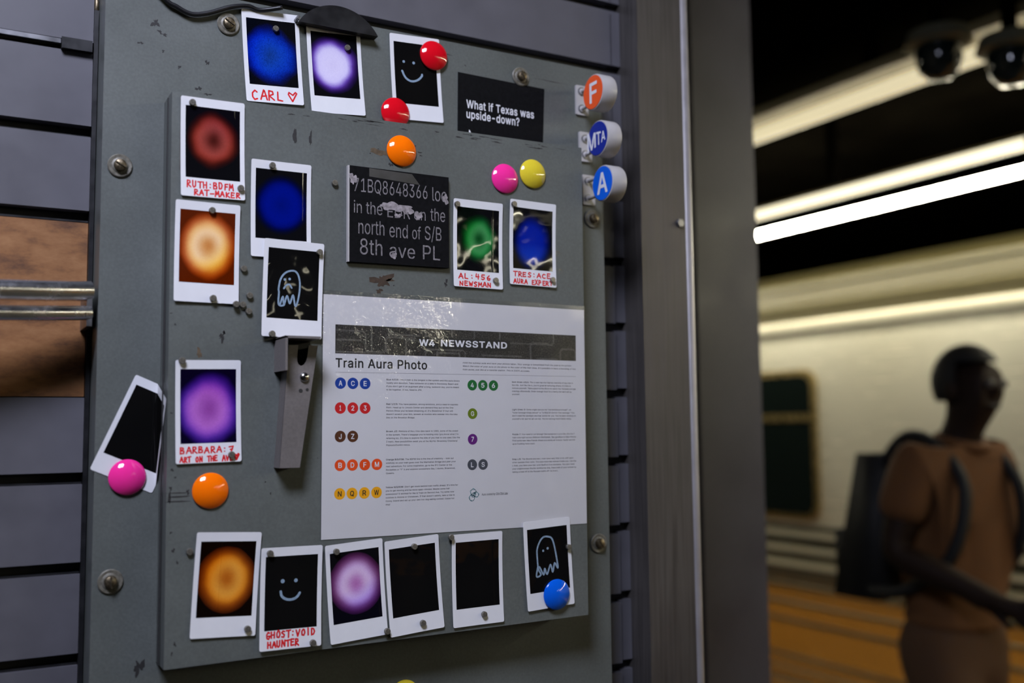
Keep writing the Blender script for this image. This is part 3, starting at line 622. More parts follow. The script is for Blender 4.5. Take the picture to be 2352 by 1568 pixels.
scuff(347.5, 127.5, 6, 4, m_rust, 'bare_patch', yy, rough=0.5); scuff(358.5, 138.5, 6, 3, m_rust, 'bare_patch', yy, rough=0.5)
scuff(348, 258.5, 18, 6, m_residue, 'glue_residue', yy, rough=0.3, rot=-0.1, label='tan strip of old tape behind the orange magnet')
scuff(375, 272, 5, 4, m_smudge, 'scuff', yy, rough=0.6); scuff(383.5, 268, 3, 3, m_smudge, 'scuff', yy, rough=0.6); scuff(359, 248, 4, 3, m_smudge, 'scuff', yy, rough=0.6)
scuff(389, 263.5, 4, 1.3, m_smudge, 'scuff', yy); scuff(390, 260.5, 3, 1.1, m_smudge, 'scuff', yy)
scuff(185.5, 65.5, 4, 8, m_residue, 'bare_patch', yy, rough=0.4); scuff(204.5, 80, 4, 7, m_smudge, 'scuff', yy, rough=0.8, rot=-0.5); scuff(206, 84, 2, 3, m_smudge, 'scuff', yy)
scuff(266.5, 263, 3.4, 15, m_smudge, 'scuff', yy, rough=0.25); scuff(281, 263, 2.2, 14, m_smudge, 'scuff', yy, rough=0.4)
scuff(171, -53.6, 17, 1.3, m_smudge, 'scuff', yy, rough=0.2); scuff(170, -57.5, 18, 1.2, m_smudge, 'scuff', yy, rough=0.2); scuff(170, -50.5, 15, 0.9, m_smudge, 'scuff', yy, rough=0.2)
scuff(163.6, -54, 2, 11, m_smudge, 'scuff', yy, rough=0.3); scuff(178, -50, 3, 3, m_smudge, 'scuff', yy, rough=0.7)
scuff(416, 139, 3, 6, m_smudge, 'scuff', yy, rough=0.8); scuff(362, 133.5, 1.2, 1.2, m_smudge, 'scuff', yy)
for x, z in ((542.9, 177.5), (545.8, 159.6)): scuff(x, z, 5, 5, m_washer, 'dimple', yy, rough=0.05); scuff(x + 0.4, z - 0.6, 3, 3, m_plate, 'dimple', yy - 0.00004, rough=0.05)
b = prism(B(), [(0.1665, 0.220), (0.1725, 0.220), (0.1725, 0.2850), (0.1665, 0.2845)], yy - 0.00006, yy); tag(link('old_tape', b, m_oldtape, door), 'dirty strip of old tape')
rnd = random.Random(3)
for k in range(26):
    x = rnd.uniform(250, 560); scuff(x, 290 - 4 * (574 - x) / 414 - rnd.uniform(0.5, 5), rnd.uniform(2, 13), rnd.uniform(0.4, 1.1), m_smudge, 'scuff', yy, rough=0.5)
for k in range(16):
    scuff(rnd.uniform(162, 172), rnd.uniform(-185, 275), rnd.uniform(0.7, 2.5), rnd.uniform(0.7, 4), m_smudge, 'scuff', yy, rough=0.6)
for k in range(14):
    scuff(rnd.uniform(175, 570), rnd.uniform(-185, 285), rnd.uniform(0.6, 1.4), rnd.uniform(0.6, 2.5), m_smudge, 'scuff', yy, rough=0.5)
yp = YP - 0.00006
for x, z, w_, h_ in ((151, 358, 5, 7), (155, 351, 3, 3), (159, 349, 4, 2), (139, 338, 4, 2), (158, 334, 2, 2), (172, 322, 2, 3), (196, 330, 3, 4), (189, 305, 5, 3), (197, 301, 5, 2), (148, -195, 7, 11), (456, 372, 1.5, 1.5), (430, 380, 24, 0.8), (560, 372, 30, 0.7)):
    scuff(x, z, w_, h_, m_smudge, 'scuff', yp, rough=0.7)

# ------------------------------------------------------------------ stroke lettering
GL = {
 'A': [[(0, 0), (.45, 1), (.55, .95), (.9, .02)], [(.18, .38), (.8, .42)]],
 'B': [[(.08, .02), (.1, 1), (.6, .95), (.66, .72), (.15, .52), (.75, .42), (.72, .1), (.05, .02)]],
 'C': [[(.8, .85), (.5, 1), (.15, .7), (.1, .3), (.4, 0), (.8, .12)]],
 'D': [[(.12, 0), (.1, 1), (.55, .95), (.82, .55), (.6, .1), (.1, 0)]],
 'E': [[(.8, .95), (.12, 1), (.1, 0), (.8, .05)], [(.12, .52), (.65, .55)]],
 'F': [[(.8, 1), (.14, .96), (.12, 0)], [(.14, .5), (.65, .55)]],
 'G': [[(.8, .85), (.45, 1), (.12, .6), (.2, .12), (.55, 0), (.82, .3), (.85, .45), (.5, .45)]],
 'H': [[(.1, 1), (.12, 0)], [(.78, 1), (.8, 0)], [(.1, .5), (.8, .52)]],
 'I': [[(.35, 1), (.37, 0)]],
 'K': [[(.1, 1), (.12, 0)], [(.75, .95), (.14, .45), (.85, 0)]],
 'L': [[(.15, 1), (.1, .05), (.75, .02)]],
 'M': [[(.02, 0), (.15, 1), (.45, .35), (.78, 1), (.92, 0)]],
 'N': [[(.05, 0), (.12, 1), (.75, .05), (.82, 1)]],
 'O': [[(.45, 1), (.12, .65), (.2, .1), (.6, .02), (.85, .45), (.7, .95), (.45, 1)]],
 'P': [[(.1, 0), (.12, 1), (.65, .95), (.72, .6), (.15, .45)]],
 'R': [[(.08, 0), (.12, 1), (.65, .95), (.7, .62), (.15, .45), (.85, 0)]],
 'S': [[(.8, .9), (.4, 1), (.15, .75), (.75, .35), (.55, .02), (.1, .1)]],
 'T': [[(0, .95), (.95, 1)], [(.48, .98), (.45, 0)]],
 'U': [[(.1, 1), (.12, .25), (.4, 0), (.72, .2), (.78, 1)]],
 'V': [[(.05, 1), (.42, 0), (.85, 1)]],
 'W': [[(0, 1), (.22, 0), (.45, .7), (.68, 0), (.95, 1)]],
 'X': [[(.05, 1), (.85, 0)], [(.82, 1), (.05, 0)]],
 '4': [[(.2, 1), (.1, .45), (.8, .48)], [(.65, .95), (.62, 0)]],
 '5': [[(.8, 1), (.2, .97), (.15, .55), (.65, .55), (.75, .2), (.4, 0), (.1, .1)]],
 '6': [[(.6, 1), (.15, .5), (.2, .08), (.65, .05), (.72, .4), (.2, .42)]],
 '7': [[(.05, .92), (.85, 1), (.4, 0)], [(.25, .48), (.75, .5)]],
 ':': [[(.35, .75), (.38, .72)], [(.35, .2), (.38, .17)]],
 '-': [[(.05, .45), (.85, .5)]],
 'v': [[(.15, .95), (.05, .75), (.45, .05), (.95, .9), (.85, 1), (.5, .7), (.2, .9)]],       # heart
}
def hand(pr, txt, x0, x1, y, h, wdt=1.25, seed=1, slope=0.0):
    rnd = random.Random(seed); n = len(txt); adv = (x1 - x0) / max(n - 0.15, 1)
    for i, ch in enumerate(txt):
        if ch == ' ': continue
        dx, dy, s = rnd.uniform(-.06, .06) * adv, rnd.uniform(-.06, .06) * h, rnd.uniform(.9, 1.08)
        L = []
        for st in GL[ch]:
            p = [(x0 + i * adv + dx + (a + rnd.uniform(-.03, .03)) * adv * 0.84, y + slope * i + dy + (b + rnd.uniform(-.03, .03)) * h * s) for a, b in st]
            L += stroke_loops(p, wdt)
        pr.add(fill(L, 0.15))
    return pr

# ------------------------------------------------------------------ instant photos
def aura(name, cx, cz, rx, rz, stops, noise=0.16, side=None, crease=None, seed=0.0, wob=0.35, grain=0.1):
    """film picture: blurred ring of coloured light on black; local metres"""
    t = NT(name); tc = t.n('ShaderNodeTexCoord'); sep = t.n('ShaderNodeSeparateXYZ'); t.l(tc.outputs['Object'], sep.inputs[0])
    x = t.math('DIVIDE', t.math('SUBTRACT', sep.outputs[0], cx / 1000), rx / 1000)
    z = t.math('DIVIDE', t.math('SUBTRACT', sep.outputs[2], cz / 1000), rz / 1000)
    r = t.math('SQRT', t.math('ADD', t.math('MULTIPLY', x, x), t.math('MULTIPLY', z, z)))
    mp_ = t.n('ShaderNodeMapping'); mp_.inputs['Location'].default_value = (seed, seed * 0.7, seed * 1.3); t.l(tc.outputs['Object'], mp_.inputs[0])
    nz = t.noise(mp_.outputs[0], 34, 2, 0.5); fine = t.noise(mp_.outputs[0], 900, 2)
    r2 = t.math('ADD', r, t.math('MULTIPLY', t.math('SUBTRACT', nz, 0.5), noise * 2.4))
    r2 = t.math('MULTIPLY', r2, 0.88)
    c = t.ramp(r2, stops, 'B_SPLINE')
    if side:                                # (dx, dz, colour): tint on one side of the ring
        k = t.math('MULTIPLY', t.math('ADD', t.math('MULTIPLY', x, side[0]), t.math('MULTIPLY', z, side[1])), 1.0)
        k = t.ramp(k, [(0.05, (0, 0, 0)), (0.75, (1, 1, 1))])
        c = t.mix(k, c, t.mix(1.0, c, side[2], 'MULTIPLY'))
    c = t.mix(grain, c, t.ramp(fine, [(0.3, (0.2,) * 3), (0.7, (0.8,) * 3)]), 'OVERLAY')
    t.l(c, t.b.inputs['Base Color'])
    t.b.inputs['Roughness'].default_value = 0.045; t.b.inputs['Specular IOR Level'].default_value = 0.3
    h = t.math('MULTIPLY', t.noise(mp_.outputs[0], 36, 1), wob * 1.25)
    if crease is not None:
        d = t.math('DIVIDE', t.math('SUBTRACT', sep.outputs[0], crease / 1000), 0.0006)
        h = t.math('ADD', h, t.math('MULTIPLY', t.math('POWER', 2.718, t.math('MULTIPLY', t.math('MULTIPLY', d, d), -1.0)), 0.12))
    t.bump(h, 0.8, 0.0022)
    return t.m
K = (0.004, 0.004, 0.005)
def lin(*c): return srgb(*c)[:3]
def film_black(name, seed=0, crease=None, wob=0.35):
    return aura(name, 0, 0, 30, 40, [(0, (0.006, 0.0055, 0.005)), (1, (0.004, 0.004, 0.004))], 0.1, None, crease, seed, wob, 0.0)

GROUP = 'instant photos on the metal box'
CARDS = {}
def rise(x, z, on, pad=2.5):
    '''how far the photos stand off the metal at this point (mm)'''
    out = 0.0
    for cx, cz, a, lift, hf, where in CARDS.values():
        if where != on: continue
        dx, dz = x - cx, z - cz; u, v = dx * math.cos(a) + dz * math.sin(a), -dx * math.sin(a) + dz * math.cos(a)
        if abs(u) < 27 + pad and abs(v) < 43 + pad: out = max(out, lift + hf(max(-27, min(27, u)), max(-43, min(43, v))) + 0.75)
    return out
def photo(key, label, x, z, ang, film, lift=0.0, bow=1.5, on='door', strokes=None, marks=None, twist=0.0):
    y = (YF if on == 'door' else YP) - 0.0002 - lift / 1000
    t = thing('instant_photo', label, 'photo', (x / 1000, y, Z(z)), GROUP, ry=-math.radians(ang))
    hf = lambda a, b: bow * (b / 43) ** 2 + 0.25 * bow * (a / 27) ** 2 + twist * (a / 27) * (b / 43) + abs(twist)
    sheet('card', 54, 86, 1.6, 0.35, m_card, t, hf)
    sheet('picture', 46, 62, 0, 0.05, film, t, hf, lift=0.37, nx=8, ny=10, cy=4.4)
    if strokes:
        pr = Print()
        for s in strokes: pr.add(s)
        tag(pr.build('drawing', m_chalk, t, 0.50, hf), 'pale blue pen doodle')
    if marks:
        pr = Print()
        for args in marks: hand(pr, *args[:5], wdt=args[5] * 1.25 if len(args) > 5 else 1.2, seed=len(args[0]) * 7)
        tag(pr.build('handwriting', m_red, t, 0.44, hf), 'red marker lettering')
    CARDS[key] = (x, z, math.radians(ang), lift, hf, on)
    return t
f_carl = aura('film_blue_face', -1.5, 2.7, 24.5, 26.1, [(0, lin(18, 52, 120)), (0.35, lin(16, 62, 165)), (0.6, lin(10, 45, 160)), (0.78, lin(8, 20, 90)), (0.92, K)], 0.22, (-1, 0.2, (0.5, 0.7, 1.2, 1)), 15, 1.0, 0.5, 0.4)
photo('carl', 'photo of blue glow captioned CARL with a heart at the top', 255.3, 344.6, 4.0, f_carl, on='plate', marks=[('CARL', -21.6, 8, -40.5, 8.5, 1.15), ('v', 12.5, 23, -40, 9, 1.1)])
f_wp = aura('film_white_violet', -2.1, 4.7, 23.4, 26.1, [(0, lin(205, 195, 225)), (0.5, lin(222, 215, 240)), (0.66, lin(120, 80, 190)), (0.78, lin(50, 22, 95)), (0.92, K)], 0.14, None, 17, 2.0)
photo('wp', 'photo of white glow with violet rim at the top beside CARL', 316.5, 343.4, 4.2, f_wp, on='plate')
sm1 = [ribbon([(-14.9, 6.5), (-12.1, 0.6), (-8.1, -2.4), (-3.4, -3.0), (2.1, -0.9), (6.1, 3.0), (6.6, 4.8)], 2.1, 6)]
e = ([], []); dot2d(e[0], e[1], (-12.8, 16.0), 1.4); dot2d(e[0], e[1], (-2.0, 15.8), 1.5); sm1.append(e)
photo('smile', 'black photo with drawn smiling face between the two red magnets', 400.7, 348.7, 3.2, film_black('film_black_smile', 3), on='plate', strokes=sm1)
f_ruth = aura('film_red_ring', 0.5, 7.5, 20.1, 23.5, [(0, lin(62, 20, 16)), (0.22, lin(92, 34, 29)), (0.45, lin(156, 68, 58)), (0.62, lin(138, 48, 36)), (0.78, lin(52, 14, 10)), (0.95, K)], 0.14, (0.3, 1, (0.85, 0.75, 1.0, 1)), 18, 4.0)
photo('ruth', 'photo of dull red ring captioned RUTH: BDFM RAT-MAKER', 194.3, 241.8, 0.95, f_ruth, marks=[('RUTH:BDFM', -22, 17.5, -35, 5.6), ('RAT-MAKER', -16, 23, -41.5, 4.6)])
f_blue = aura('film_deep_blue', 0.3, 4.6, 23, 24.6, [(0, lin(2, 14, 100)), (0.5, lin(2, 18, 130)), (0.7, lin(2, 12, 100)), (0.82, lin(1, 6, 40)), (0.95, K)], 0.06, None, 19, 5.0, 0.15)
photo('blue', 'photo of plain deep blue disc half covered by the sad ghost photo', 254.4, 194.3, 0.3, f_blue)
f_gold1 = aura('film_gold_white_ring', 0.8, 5.8, 21.9, 26.4, [(0, lin(196, 122, 62)), (0.2, lin(215, 150, 80)), (0.42, lin(250, 215, 165)), (0.6, lin(245, 190, 110)), (0.78, lin(190, 70, 20)), (1.0, lin(20, 8, 5))], 0.10, (0.55, -0.85, (1.0, 0.85, 0.25, 1)), None, 6.0)
photo('gold1', 'uncaptioned photo of pale gold ring with red haze under RUTH', 190.7, 151.4, -0.28, f_gold1, twist=0.25)
gh1 = [ribbon([(-7.2, -12.7), (-8.2, -14.9), (-12.5, -14.2), (-12.5, -3.7), (-12.9, -0.3), (-11.5, 7.7), (-8.2, 13.2), (-3.5, 16.0), (1.3, 16.2), (4.4, 12.8), (6.0, 6.0), (5.8, -3.1), (3.9, -12.8), (2.2, -14.1), (0.2, -5.3), (-2.5, -12.8), (-5.1, -6.4), (-7.7, -13.8), (-8.9, -7.3), (-11.1, -14.1)], 1.6, 5),
       ribbon([(-8.2, 0.1), (-6.2, 3.1), (-3.4, 4.0), (-1.2, 1.1)], 1.5, 5)]
e = ([], []); dot2d(e[0], e[1], (-7.6, 8.1), 1.2); dot2d(e[0], e[1], (-3.3, 8.9), 1.2); gh1.append(e)
photo('sad', 'black photo with a drawn frowning ghost overlapping the deep blue photo', 264.9, 123.9, -1.35, film_black('film_black_ghost', 7, None, 0.8), lift=2.1, bow=1.2, strokes=gh1, twist=0.3)
f_al = aura('film_green_ring', 0.9, 5.5, 19.3, 22.9, [(0, lin(10, 62, 22)), (0.2, lin(20, 84, 36)), (0.45, lin(70, 150, 84)), (0.62, lin(30, 125, 55)), (0.78, lin(5, 50, 20)), (0.95, K)], 0.14, (-0.9, 0.3, (0.45, 0.9, 0.5, 1)), 16, 8.0)
photo('al', 'photo of green ring captioned AL: 456 NEWSMAN', 450.4, 179.2, -0.4, f_al, marks=[('AL:456', -21.5, 14, -34.5, 5.0), ('NEWSMAN', -20.5, 14, -41.8, 4.5)], twist=0.2)
f_tres = aura('film_blue_globe', -0.9, 1.4, 21.4, 27.2, [(0, lin(8, 34, 150)), (0.5, lin(6, 30, 150)), (0.68, lin(4, 20, 110)), (0.82, lin(2, 8, 45)), (0.95, K)], 0.08, (0.0, -1.3, (3.5, 3.0, 1.4, 1)), None, 9.0)
photo('tres', 'photo of blue globe captioned TRES: ACE AURA EXPERT', 512.8, 184.9, -0.77, f_tres, marks=[('TRES:ACE', -23, 20.5, -34.5, 4.8), ('AURA EXPERT', -23, 22.5, -41.5, 4.4)], twist=-0.2)
f_barb = aura('film_violet_ring', 0.4, 1.9, 24.5, 28.5, [(0, lin(140, 66, 150)), (0.2, lin(150, 76, 165)), (0.42, lin(184, 108, 196)), (0.6, lin(150, 80, 190)), (0.75, lin(72, 34, 150)), (0.9, lin(24, 10, 70)), (1.0, lin(6, 4, 14))], 0.12, (0.2, 1.0, (0.85, 0.55, 0.85, 1)), None, 10.0)
photo('barbara', 'photo of violet ring captioned BARBARA: 7 ART ON THE AVE', 193.8, 16.7, 1.1, f_barb, marks=[('BARBARA:7', -23.5, 21, -34.8, 5.0), ('ART ON THE AVE', -23.5, 20, -41.8, 4.3), ('v', 21, 26, -41, 4.6, 1.3)])
f_gold2 = aura('film_amber_ring', 0.3, 4.5, 22.2, 25.4, [(0, lin(176, 92, 22)), (0.2, lin(190, 104, 26)), (0.42, lin(232, 162, 62)), (0.6, lin(225, 135, 30)), (0.74, lin(140, 60, 14)), (0.95, lin(14, 6, 4))], 0.10, (-0.7, 0.5, (1.0, 0.75, 0.2, 1)), -6, 11.0)
photo('gold2', 'photo of amber ring with a vertical scratch, leftmost of the bottom row', 210.3, -127.7, -3.14, f_gold2)
sm2 = [ribbon([(-9.2, 5.4), (-8.3, 1.7), (-5.6, -0.7), (-1.7, -1.9), (2.6, -1.5), (5.7, 0.4), (7.6, 3.2)], 2.2, 6)]
e = ([], []); dot2d(e[0], e[1], (-7.7, 14.1), 1.8); dot2d(e[0], e[1], (3.9, 14.0), 1.7); sm2.append(e)
photo('void', 'black photo with drawn smile captioned GHOST: VOID HAUNTER', 265.6, -143.1, -0.64, film_black('film_black_void', 12), lift=1.6, strokes=sm2, marks=[('GHOST:VOID', -21.5, 22, -33.2, 5.6, 1.1), ('HAUNTER', -20, 7.5, -40.6, 5.2, 1.1)])
f_pw = aura('film_pink_white_ring', 0.3, 5.8, 22.9, 24.6, [(0, lin(176, 108, 170)), (0.2, lin(188, 128, 188)), (0.42, lin(222, 196, 226)), (0.58, lin(205, 165, 215)), (0.74, lin(120, 50, 110)), (0.95, K)], 0.08, (0.3, -0.9, (0.75, 0.7, 1.15, 1)), 20, 13.0)
photo('pw', 'photo of pale pink and white ring third along the bottom row', 325.5, -142.8, 3.79, f_pw)
photo('b1', 'tilted all black photo right of the pink and white ring', 381.6, -142.6, 3.99, film_black('film_black_tilted', 14, 22), lift=0.0)
photo('b2', 'upright all black photo under the poster bottom edge', 447.2, -142.3, 0.69, film_black('film_black_upright', 15, 17))
gh2 = [ribbon([(-12.6, -1.4), (-14.8, -10.8), (-9.7, -9.8), (-12.1, -4.6), (-10.9, -2.1), (-6.5, -10.1), (-4.9, -4.4), (-2.5, -10.1), (1.9, -1.4), (4.1, -8.7), (6.8, -0.4), (10.2, -5.6), (9.6, 2.6), (7.6, 15.7), (5.2, 23.6), (1.3, 26.1), (-4.6, 26.4), (-9.4, 21.9), (-12.6, 14.7), (-12.8, 6.2), (-12.6, -1.4)], 1.7, 5)]
e = ([], []); dot2d(e[0], e[1], (-5.6, 13.1), 1.2); dot2d(e[0], e[1], (-0.4, 14.9), 1.3); gh2.append(e)
photo('gh2', 'black photo with drawn plain ghost pinned by the blue magnet', 525.9, -133.9, 2.93, film_black('film_black_ghost_low', 16), lift=1.2, bow=0.8, strokes=gh2)
# the photo on the plate, creased where it meets the side of the door
t = thing('instant_photo', 'black photo tilted far left and creased against the door edge', 'photo', (0.1408, YP - 0.0003, Z(48.6)), GROUP, ry=math.radians(23.7))
ca, sa = math.cos(math.radians(-23.7)), math.sin(math.radians(-23.7))
FOLD = 158.6 - 140.8
def fold(px, pz):
    """local (mm) -> height in front of the plate: bends up past the vertical line at the door's side"""
    wx = px * ca - pz * sa
    return max(0.0, wx - FOLD)
def folded(name, poly, m, y0, thick):
    bm = B(); n = 26
    xs = [p[0] for p in poly]; zs = [p[1] for p in poly]
    vs_ = [bm.verts.new((x, 0, z)) for x, z in poly]; bm.faces.new(vs_)
    nrm = Vector((ca, 0, -sa)).normalized()
    bmesh.ops.bisect_plane(bm, geom=bm.verts[:] + bm.edges[:] + bm.faces[:], plane_co=nrm * FOLD, plane_no=nrm)
    for v in bm.verts:
        over = fold(v.co.x, v.co.z)
        x, z = v.co.x, v.co.z
        if over > 0: x -= ca * over * 0.94; z += sa * over * 0.94
        v.co = (x / 1000, -(y0 + over * 0.94) / 1000, z / 1000)
    for f in bm.faces:
        f.normal_update()
        if f.normal.y > 0: f.normal_flip()
    r_ = bmesh.ops.extrude_face_region(bm, geom=bm.faces[:])
    for v in [g for g in r_['geom'] if isinstance(g, bmesh.types.BMVert)]: v.co.y -= thick / 1000
    bmesh.ops.recalc_face_normals(bm, faces=bm.faces)
    return link(name, bm, m, t)
H_ = -2.0
folded('card', [(a - 0, b) for a, b in rrect(0, 54, -86, 0, 1.6)], m_card, 0.0, 0.3)
folded('picture', [(4, -7.6), (4, -69.6), (50, -69.6), (50, -7.6)], film_black('film_black_creased', 17), 0.33, 0.05)

# ------------------------------------------------------------------ magnets
def dome(label, x, z, col, on='door', h=7.0, lift=0.0):
    lift = max([lift] + [rise(x + 13 * math.cos(k), z + 13 * math.sin(k), on, 0) for k in range(6)])
    y = (YF if on == 'door' else YP) - 0.0001 - lift / 1000
    t = thing('dome_magnet', label, 'magnet', (x / 1000, y, Z(z)), 'coloured dome magnets')
    Rr, hh = 15.0, h; rs = (Rr * Rr + (hh - 1.5) ** 2) / (2 * (hh - 1.5)); c = hh - rs
    prof = [(0.0144, 0.0), (0.0150, 0.0006)]
    a1 = math.asin(Rr / rs)
    for k in range(15):
        a = a1 * (1 - k / 14); prof.append((rs * math.sin(a) / 1000, (c + rs * math.cos(a)) / 1000))
    prof[-1] = (0, hh / 1000)
    m = NT('enamel_' + label.split()[0]); m.b.inputs['Base Color'].default_value = col; m.b.inputs['Roughness'].default_value = 0.09
    m.b.inputs['Coat Weight'].default_value = 0.25; m.b.inputs['Coat Roughness'].default_value = 0.03
    f = m.noise(m.coord(), 500, 2); m.l(m.mix(0.08, col, m.ramp(f, [(0.3, (0.3,) * 3), (0.7, (0.7,) * 3)]), 'OVERLAY'), m.b.inputs['Base Color'])
    link('cap', lathe(B(), prof, (0, -1, 0), (0, 0, 0), 48), m.m, t, smooth='all')
    return t
RED, ORG, PNK, YEL, BLU = srgb(212, 14, 30), srgb(255, 116, 6), srgb(246, 50, 148), srgb(222, 200, 52), srgb(10, 92, 212)
dome('red dome magnet on the upper right corner of the smiling face photo', 418.9, 374.9, RED, 'plate', lift=0.9)
dome('red dome magnet at lower left of the smiling face photo', 377.2, 309.9, RED, 'plate', lift=0.9)
dome('orange dome magnet above the black plaque', 369.5, 262.2, ORG)
dome('pink dome magnet beside the yellow one above the green photo', 481.3, 248.2, PNK)
dome('yellow dome magnet right of the pink one above the blue globe photo', 513.7, 256.8, YEL)
dome('pink dome magnet holding the tilted creased photo at far left', 135.4, -37.7, PNK, 'plate', lift=0.8)
dome('orange dome magnet below the violet BARBARA photo', 196.2, -49.6, ORG)
dome('blue dome magnet on the plain ghost photo at lower right', 533.5, -164.5, BLU, lift=2.6)
dome('yellow dome magnet just peeking in at the bottom edge', 386.7, -250.5, YEL, 'plate')

md = None
def mag(label, x, z, lift=0.0, on='door'):
    global md
    lift = rise(x, z, on)
    y = (YF if on == 'door' else YP) - 0.0001 - lift / 1000
    if md is None:
        bm = lathe(B(), [(0.0025, 0), (0.0028, 0.0003), (0.0028, 0.0026), (0.0025, 0.0031), (0, 0.0031)], (0, -1, 0), (0, 0, 0), 20)
        md = link('disc_magnet', bm, m_mag, smooth=True); o = md
    else:
        o = md.copy(); COL.objects.link(o)
    o.location = (x / 1000, y, Z(z)); tag(o, label, 'magnet', 'small silver disc magnets')
C1 = 1.1
for a in [
 ('small silver magnet at the top left corner of the RUTH photo', 176.0, 279.2, C1),
 ('small silver magnet at the lower right corner of the RUTH photo', 217.9, 209.4, C1),
 ('small silver magnet on the top border of the deep blue photo', 245.4, 232.8, C1),
 ('small silver magnet alone on bare metal left of the black plaque', 303.5, 223.9, 0),
 ('small silver magnet at the top of the pale gold photo', 193.8, 187.5, C1 + .3),
 ('small silver magnet on the bottom border of the pale gold photo', 195.6, 112.2, C1),
 ('small silver magnet on bare metal right of the pale gold photo', 221.8, 139.5, 0),
 ('small silver magnet, topmost of the loose cluster of four below the pale gold photo', 227.1, 116.4, 0),
 ('small silver magnet at the lower right corner tip of the pale gold photo', 214.9, 108.0, C1 + .3),
 ('small silver magnet, middle one of the loose cluster below the pale gold photo', 221.2, 108.2, 0),
 ('small silver magnet, lowest of the loose cluster below the pale gold photo', 226.4, 102.7, 0),
 ('small silver magnet at the top right corner of the frowning ghost photo', 288.2, 158.3, 2.4),
 ('small silver magnet at the bottom left of the frowning ghost photo', 245.8, 83.5, 2.4),
 ('small silver magnet at the top left corner of the green AL photo', 426.7, 216.5, C1 + .2),
 ('small silver magnet at the lower right corner of the green AL photo', 468.5, 144.5, C1 + .2),
 ('small silver magnet at the top left corner of the TRES photo', 489.9, 222.9, C1 + .2),
 ('small silver magnet at the lower right corner of the TRES photo', 534.1, 149.1, C1 + .2),
 ('small silver magnet at the top left corner of the BARBARA photo', 171.0, 58.7, C1),
 ('small silver magnet at the lower right of the BARBARA photo', 212.9, -19.9, C1),
 ('small silver magnet on bare metal left of the amber ring photo', 180.0, -98.7, 0),
 ('small silver magnet at the lower right corner of the amber ring photo', 228.1, -165.8, C1),
 ('small silver magnet at the top left corner of the VOID HAUNTER photo', 246.2, -104.4, C1 + 1),
 ('small silver magnet at the lower right of the VOID HAUNTER photo', 284.3, -183.1, C1 + 1),
 ('small silver magnet at the top of the pink and white ring photo', 305.8, -107.2, C1),
 ('small silver magnet at the lower right corner of the pink and white ring photo', 353.8, -180.9, C1),
 ('small silver magnet on the top of the tilted all black photo', 380.7, -107.7, C1),
 ('small silver magnet on the bottom border of the tilted all black photo', 389.2, -177.4, C1),
 ('small silver magnet beside the top left corner of the upright all black photo', 418.0, -101.5, C1),
 ('small silver magnet on the bottom border of the upright all black photo', 452.8, -175.8, C1),
 ('small silver magnet at the right edge of the plain ghost photo', 548.4, -119.2, 2.3)]:
    mag(*a)
mag('small silver magnet stuck on the blue CARL picture', 257.4, 372.1, C1, 'plate')
mag('small silver magnet stuck on the white and violet picture', 327.5, 366.6, C1, 'plate')

# ------------------------------------------------------------------ black plaque
pq = thing('location_plaque', 'black square plaque with worn white lettering reading 8th ave PL', 'sign', (0.3168, YF - 0.0002, Z(152.2)))
QW, QH = 100.5, 89.3
bm = B(); prism(bm, [(0, 0), (QW / 1000, 0.001), (QW / 1000, QH / 1000), (0, QH / 1000)], -0.0042, 0.0)
link('plate', bm, m_cardblack, pq, bevel=0.0004, seg=1)
tag(link('edge', box(B(), -0.0016, -0.0001, -0.0040, 0.0, 0.0, QH / 1000), m_whiteplastic, pq), 'pale left edge')
m_worn = mat('worn_white_lettering', (0.17, 0.155, 0.16), 0.6, vary=0.6, scale=500)
m_scrape = mat('scraped_pale_patch', (0.27, 0.24, 0.245), 0.6, vary=0.45, scale=300)
pr = Print()
pr.add(text_fit('71BQ8648366', 4, 78, 64.5, 78.5)); pr.add(text_fit('loc', 83, 98, 64.5, 77.8))
pr.add(text_fit('in the', 4, 32, 45.5, 57.5)); pr.add(text_fit('EDR', 37, 60, 44.5, 55.5)); pr.add(text_fit('on', 64, 76, 44.5, 53)); pr.add(text_fit('the', 81, 96.5, 45, 57.5))
pr.add(text_fit('north', 8.5, 34, 26.5, 40)); pr.add(text_fit('end', 39, 57.5, 25.8, 39)); pr.add(text_fit('of', 62, 71, 25.8, 38.5)); pr.add(text_fit('S/B', 75, 92.5, 24.5, 40))
pr.add(text_fit('8th', 10, 32, 7.5, 22.5)); pr.add(text_fit('ave', 39, 65, 7.0, 17)); pr.add(text_fit('PL', 73, 91, 7.5, 21))
pr.build('lettering', m_worn, pq, 4.26)
def blob2(cx, cy, w_, h_, seed, rough=0.5):
    rnd = random.Random(seed); ph = [rnd.random() * 6.28 for _ in range(4)]; V = []
    for k in range(30):
        a = 2 * PI * k / 30; r = 1 + rough * (.5 * math.sin(2 * a + ph[0]) + .4 * math.sin(3 * a + ph[1]) + .3 * math.sin(6 * a + ph[2]))
        V.append((cx + r * math.cos(a) * w_ / 2, cy + r * math.sin(a) * h_ / 2))
    return V, [tuple(range(30))]
for a in ((48, 54, 22, 7, 1), (38, 55.5, 16, 7, 2), (58, 53, 9, 9, 3), (68.5, 48.5, 6, 9, 4), (97, 67.5, 6, 8, 5), (43, 8.6, 7, 4.5, 6), (3.2, 77, 6, 11, 7), (48, 47, 6, 4, 8)):
    tag(Print().add(blob2(*a)).build('scrape', m_scrape, pq, 4.31 + 0.004 * a[4]), 'pale scraped patch')
pr = Print(); pr.add(([(19, 81), (70, 78.5), (62, 88), (19, 88.8)], [(0, 1, 2, 3)]))
pr.build('tape_mark', mat('grey_tape_mark', (0.045, 0.043, 0.038), 0.5, vary=0.3), pq, 4.23)

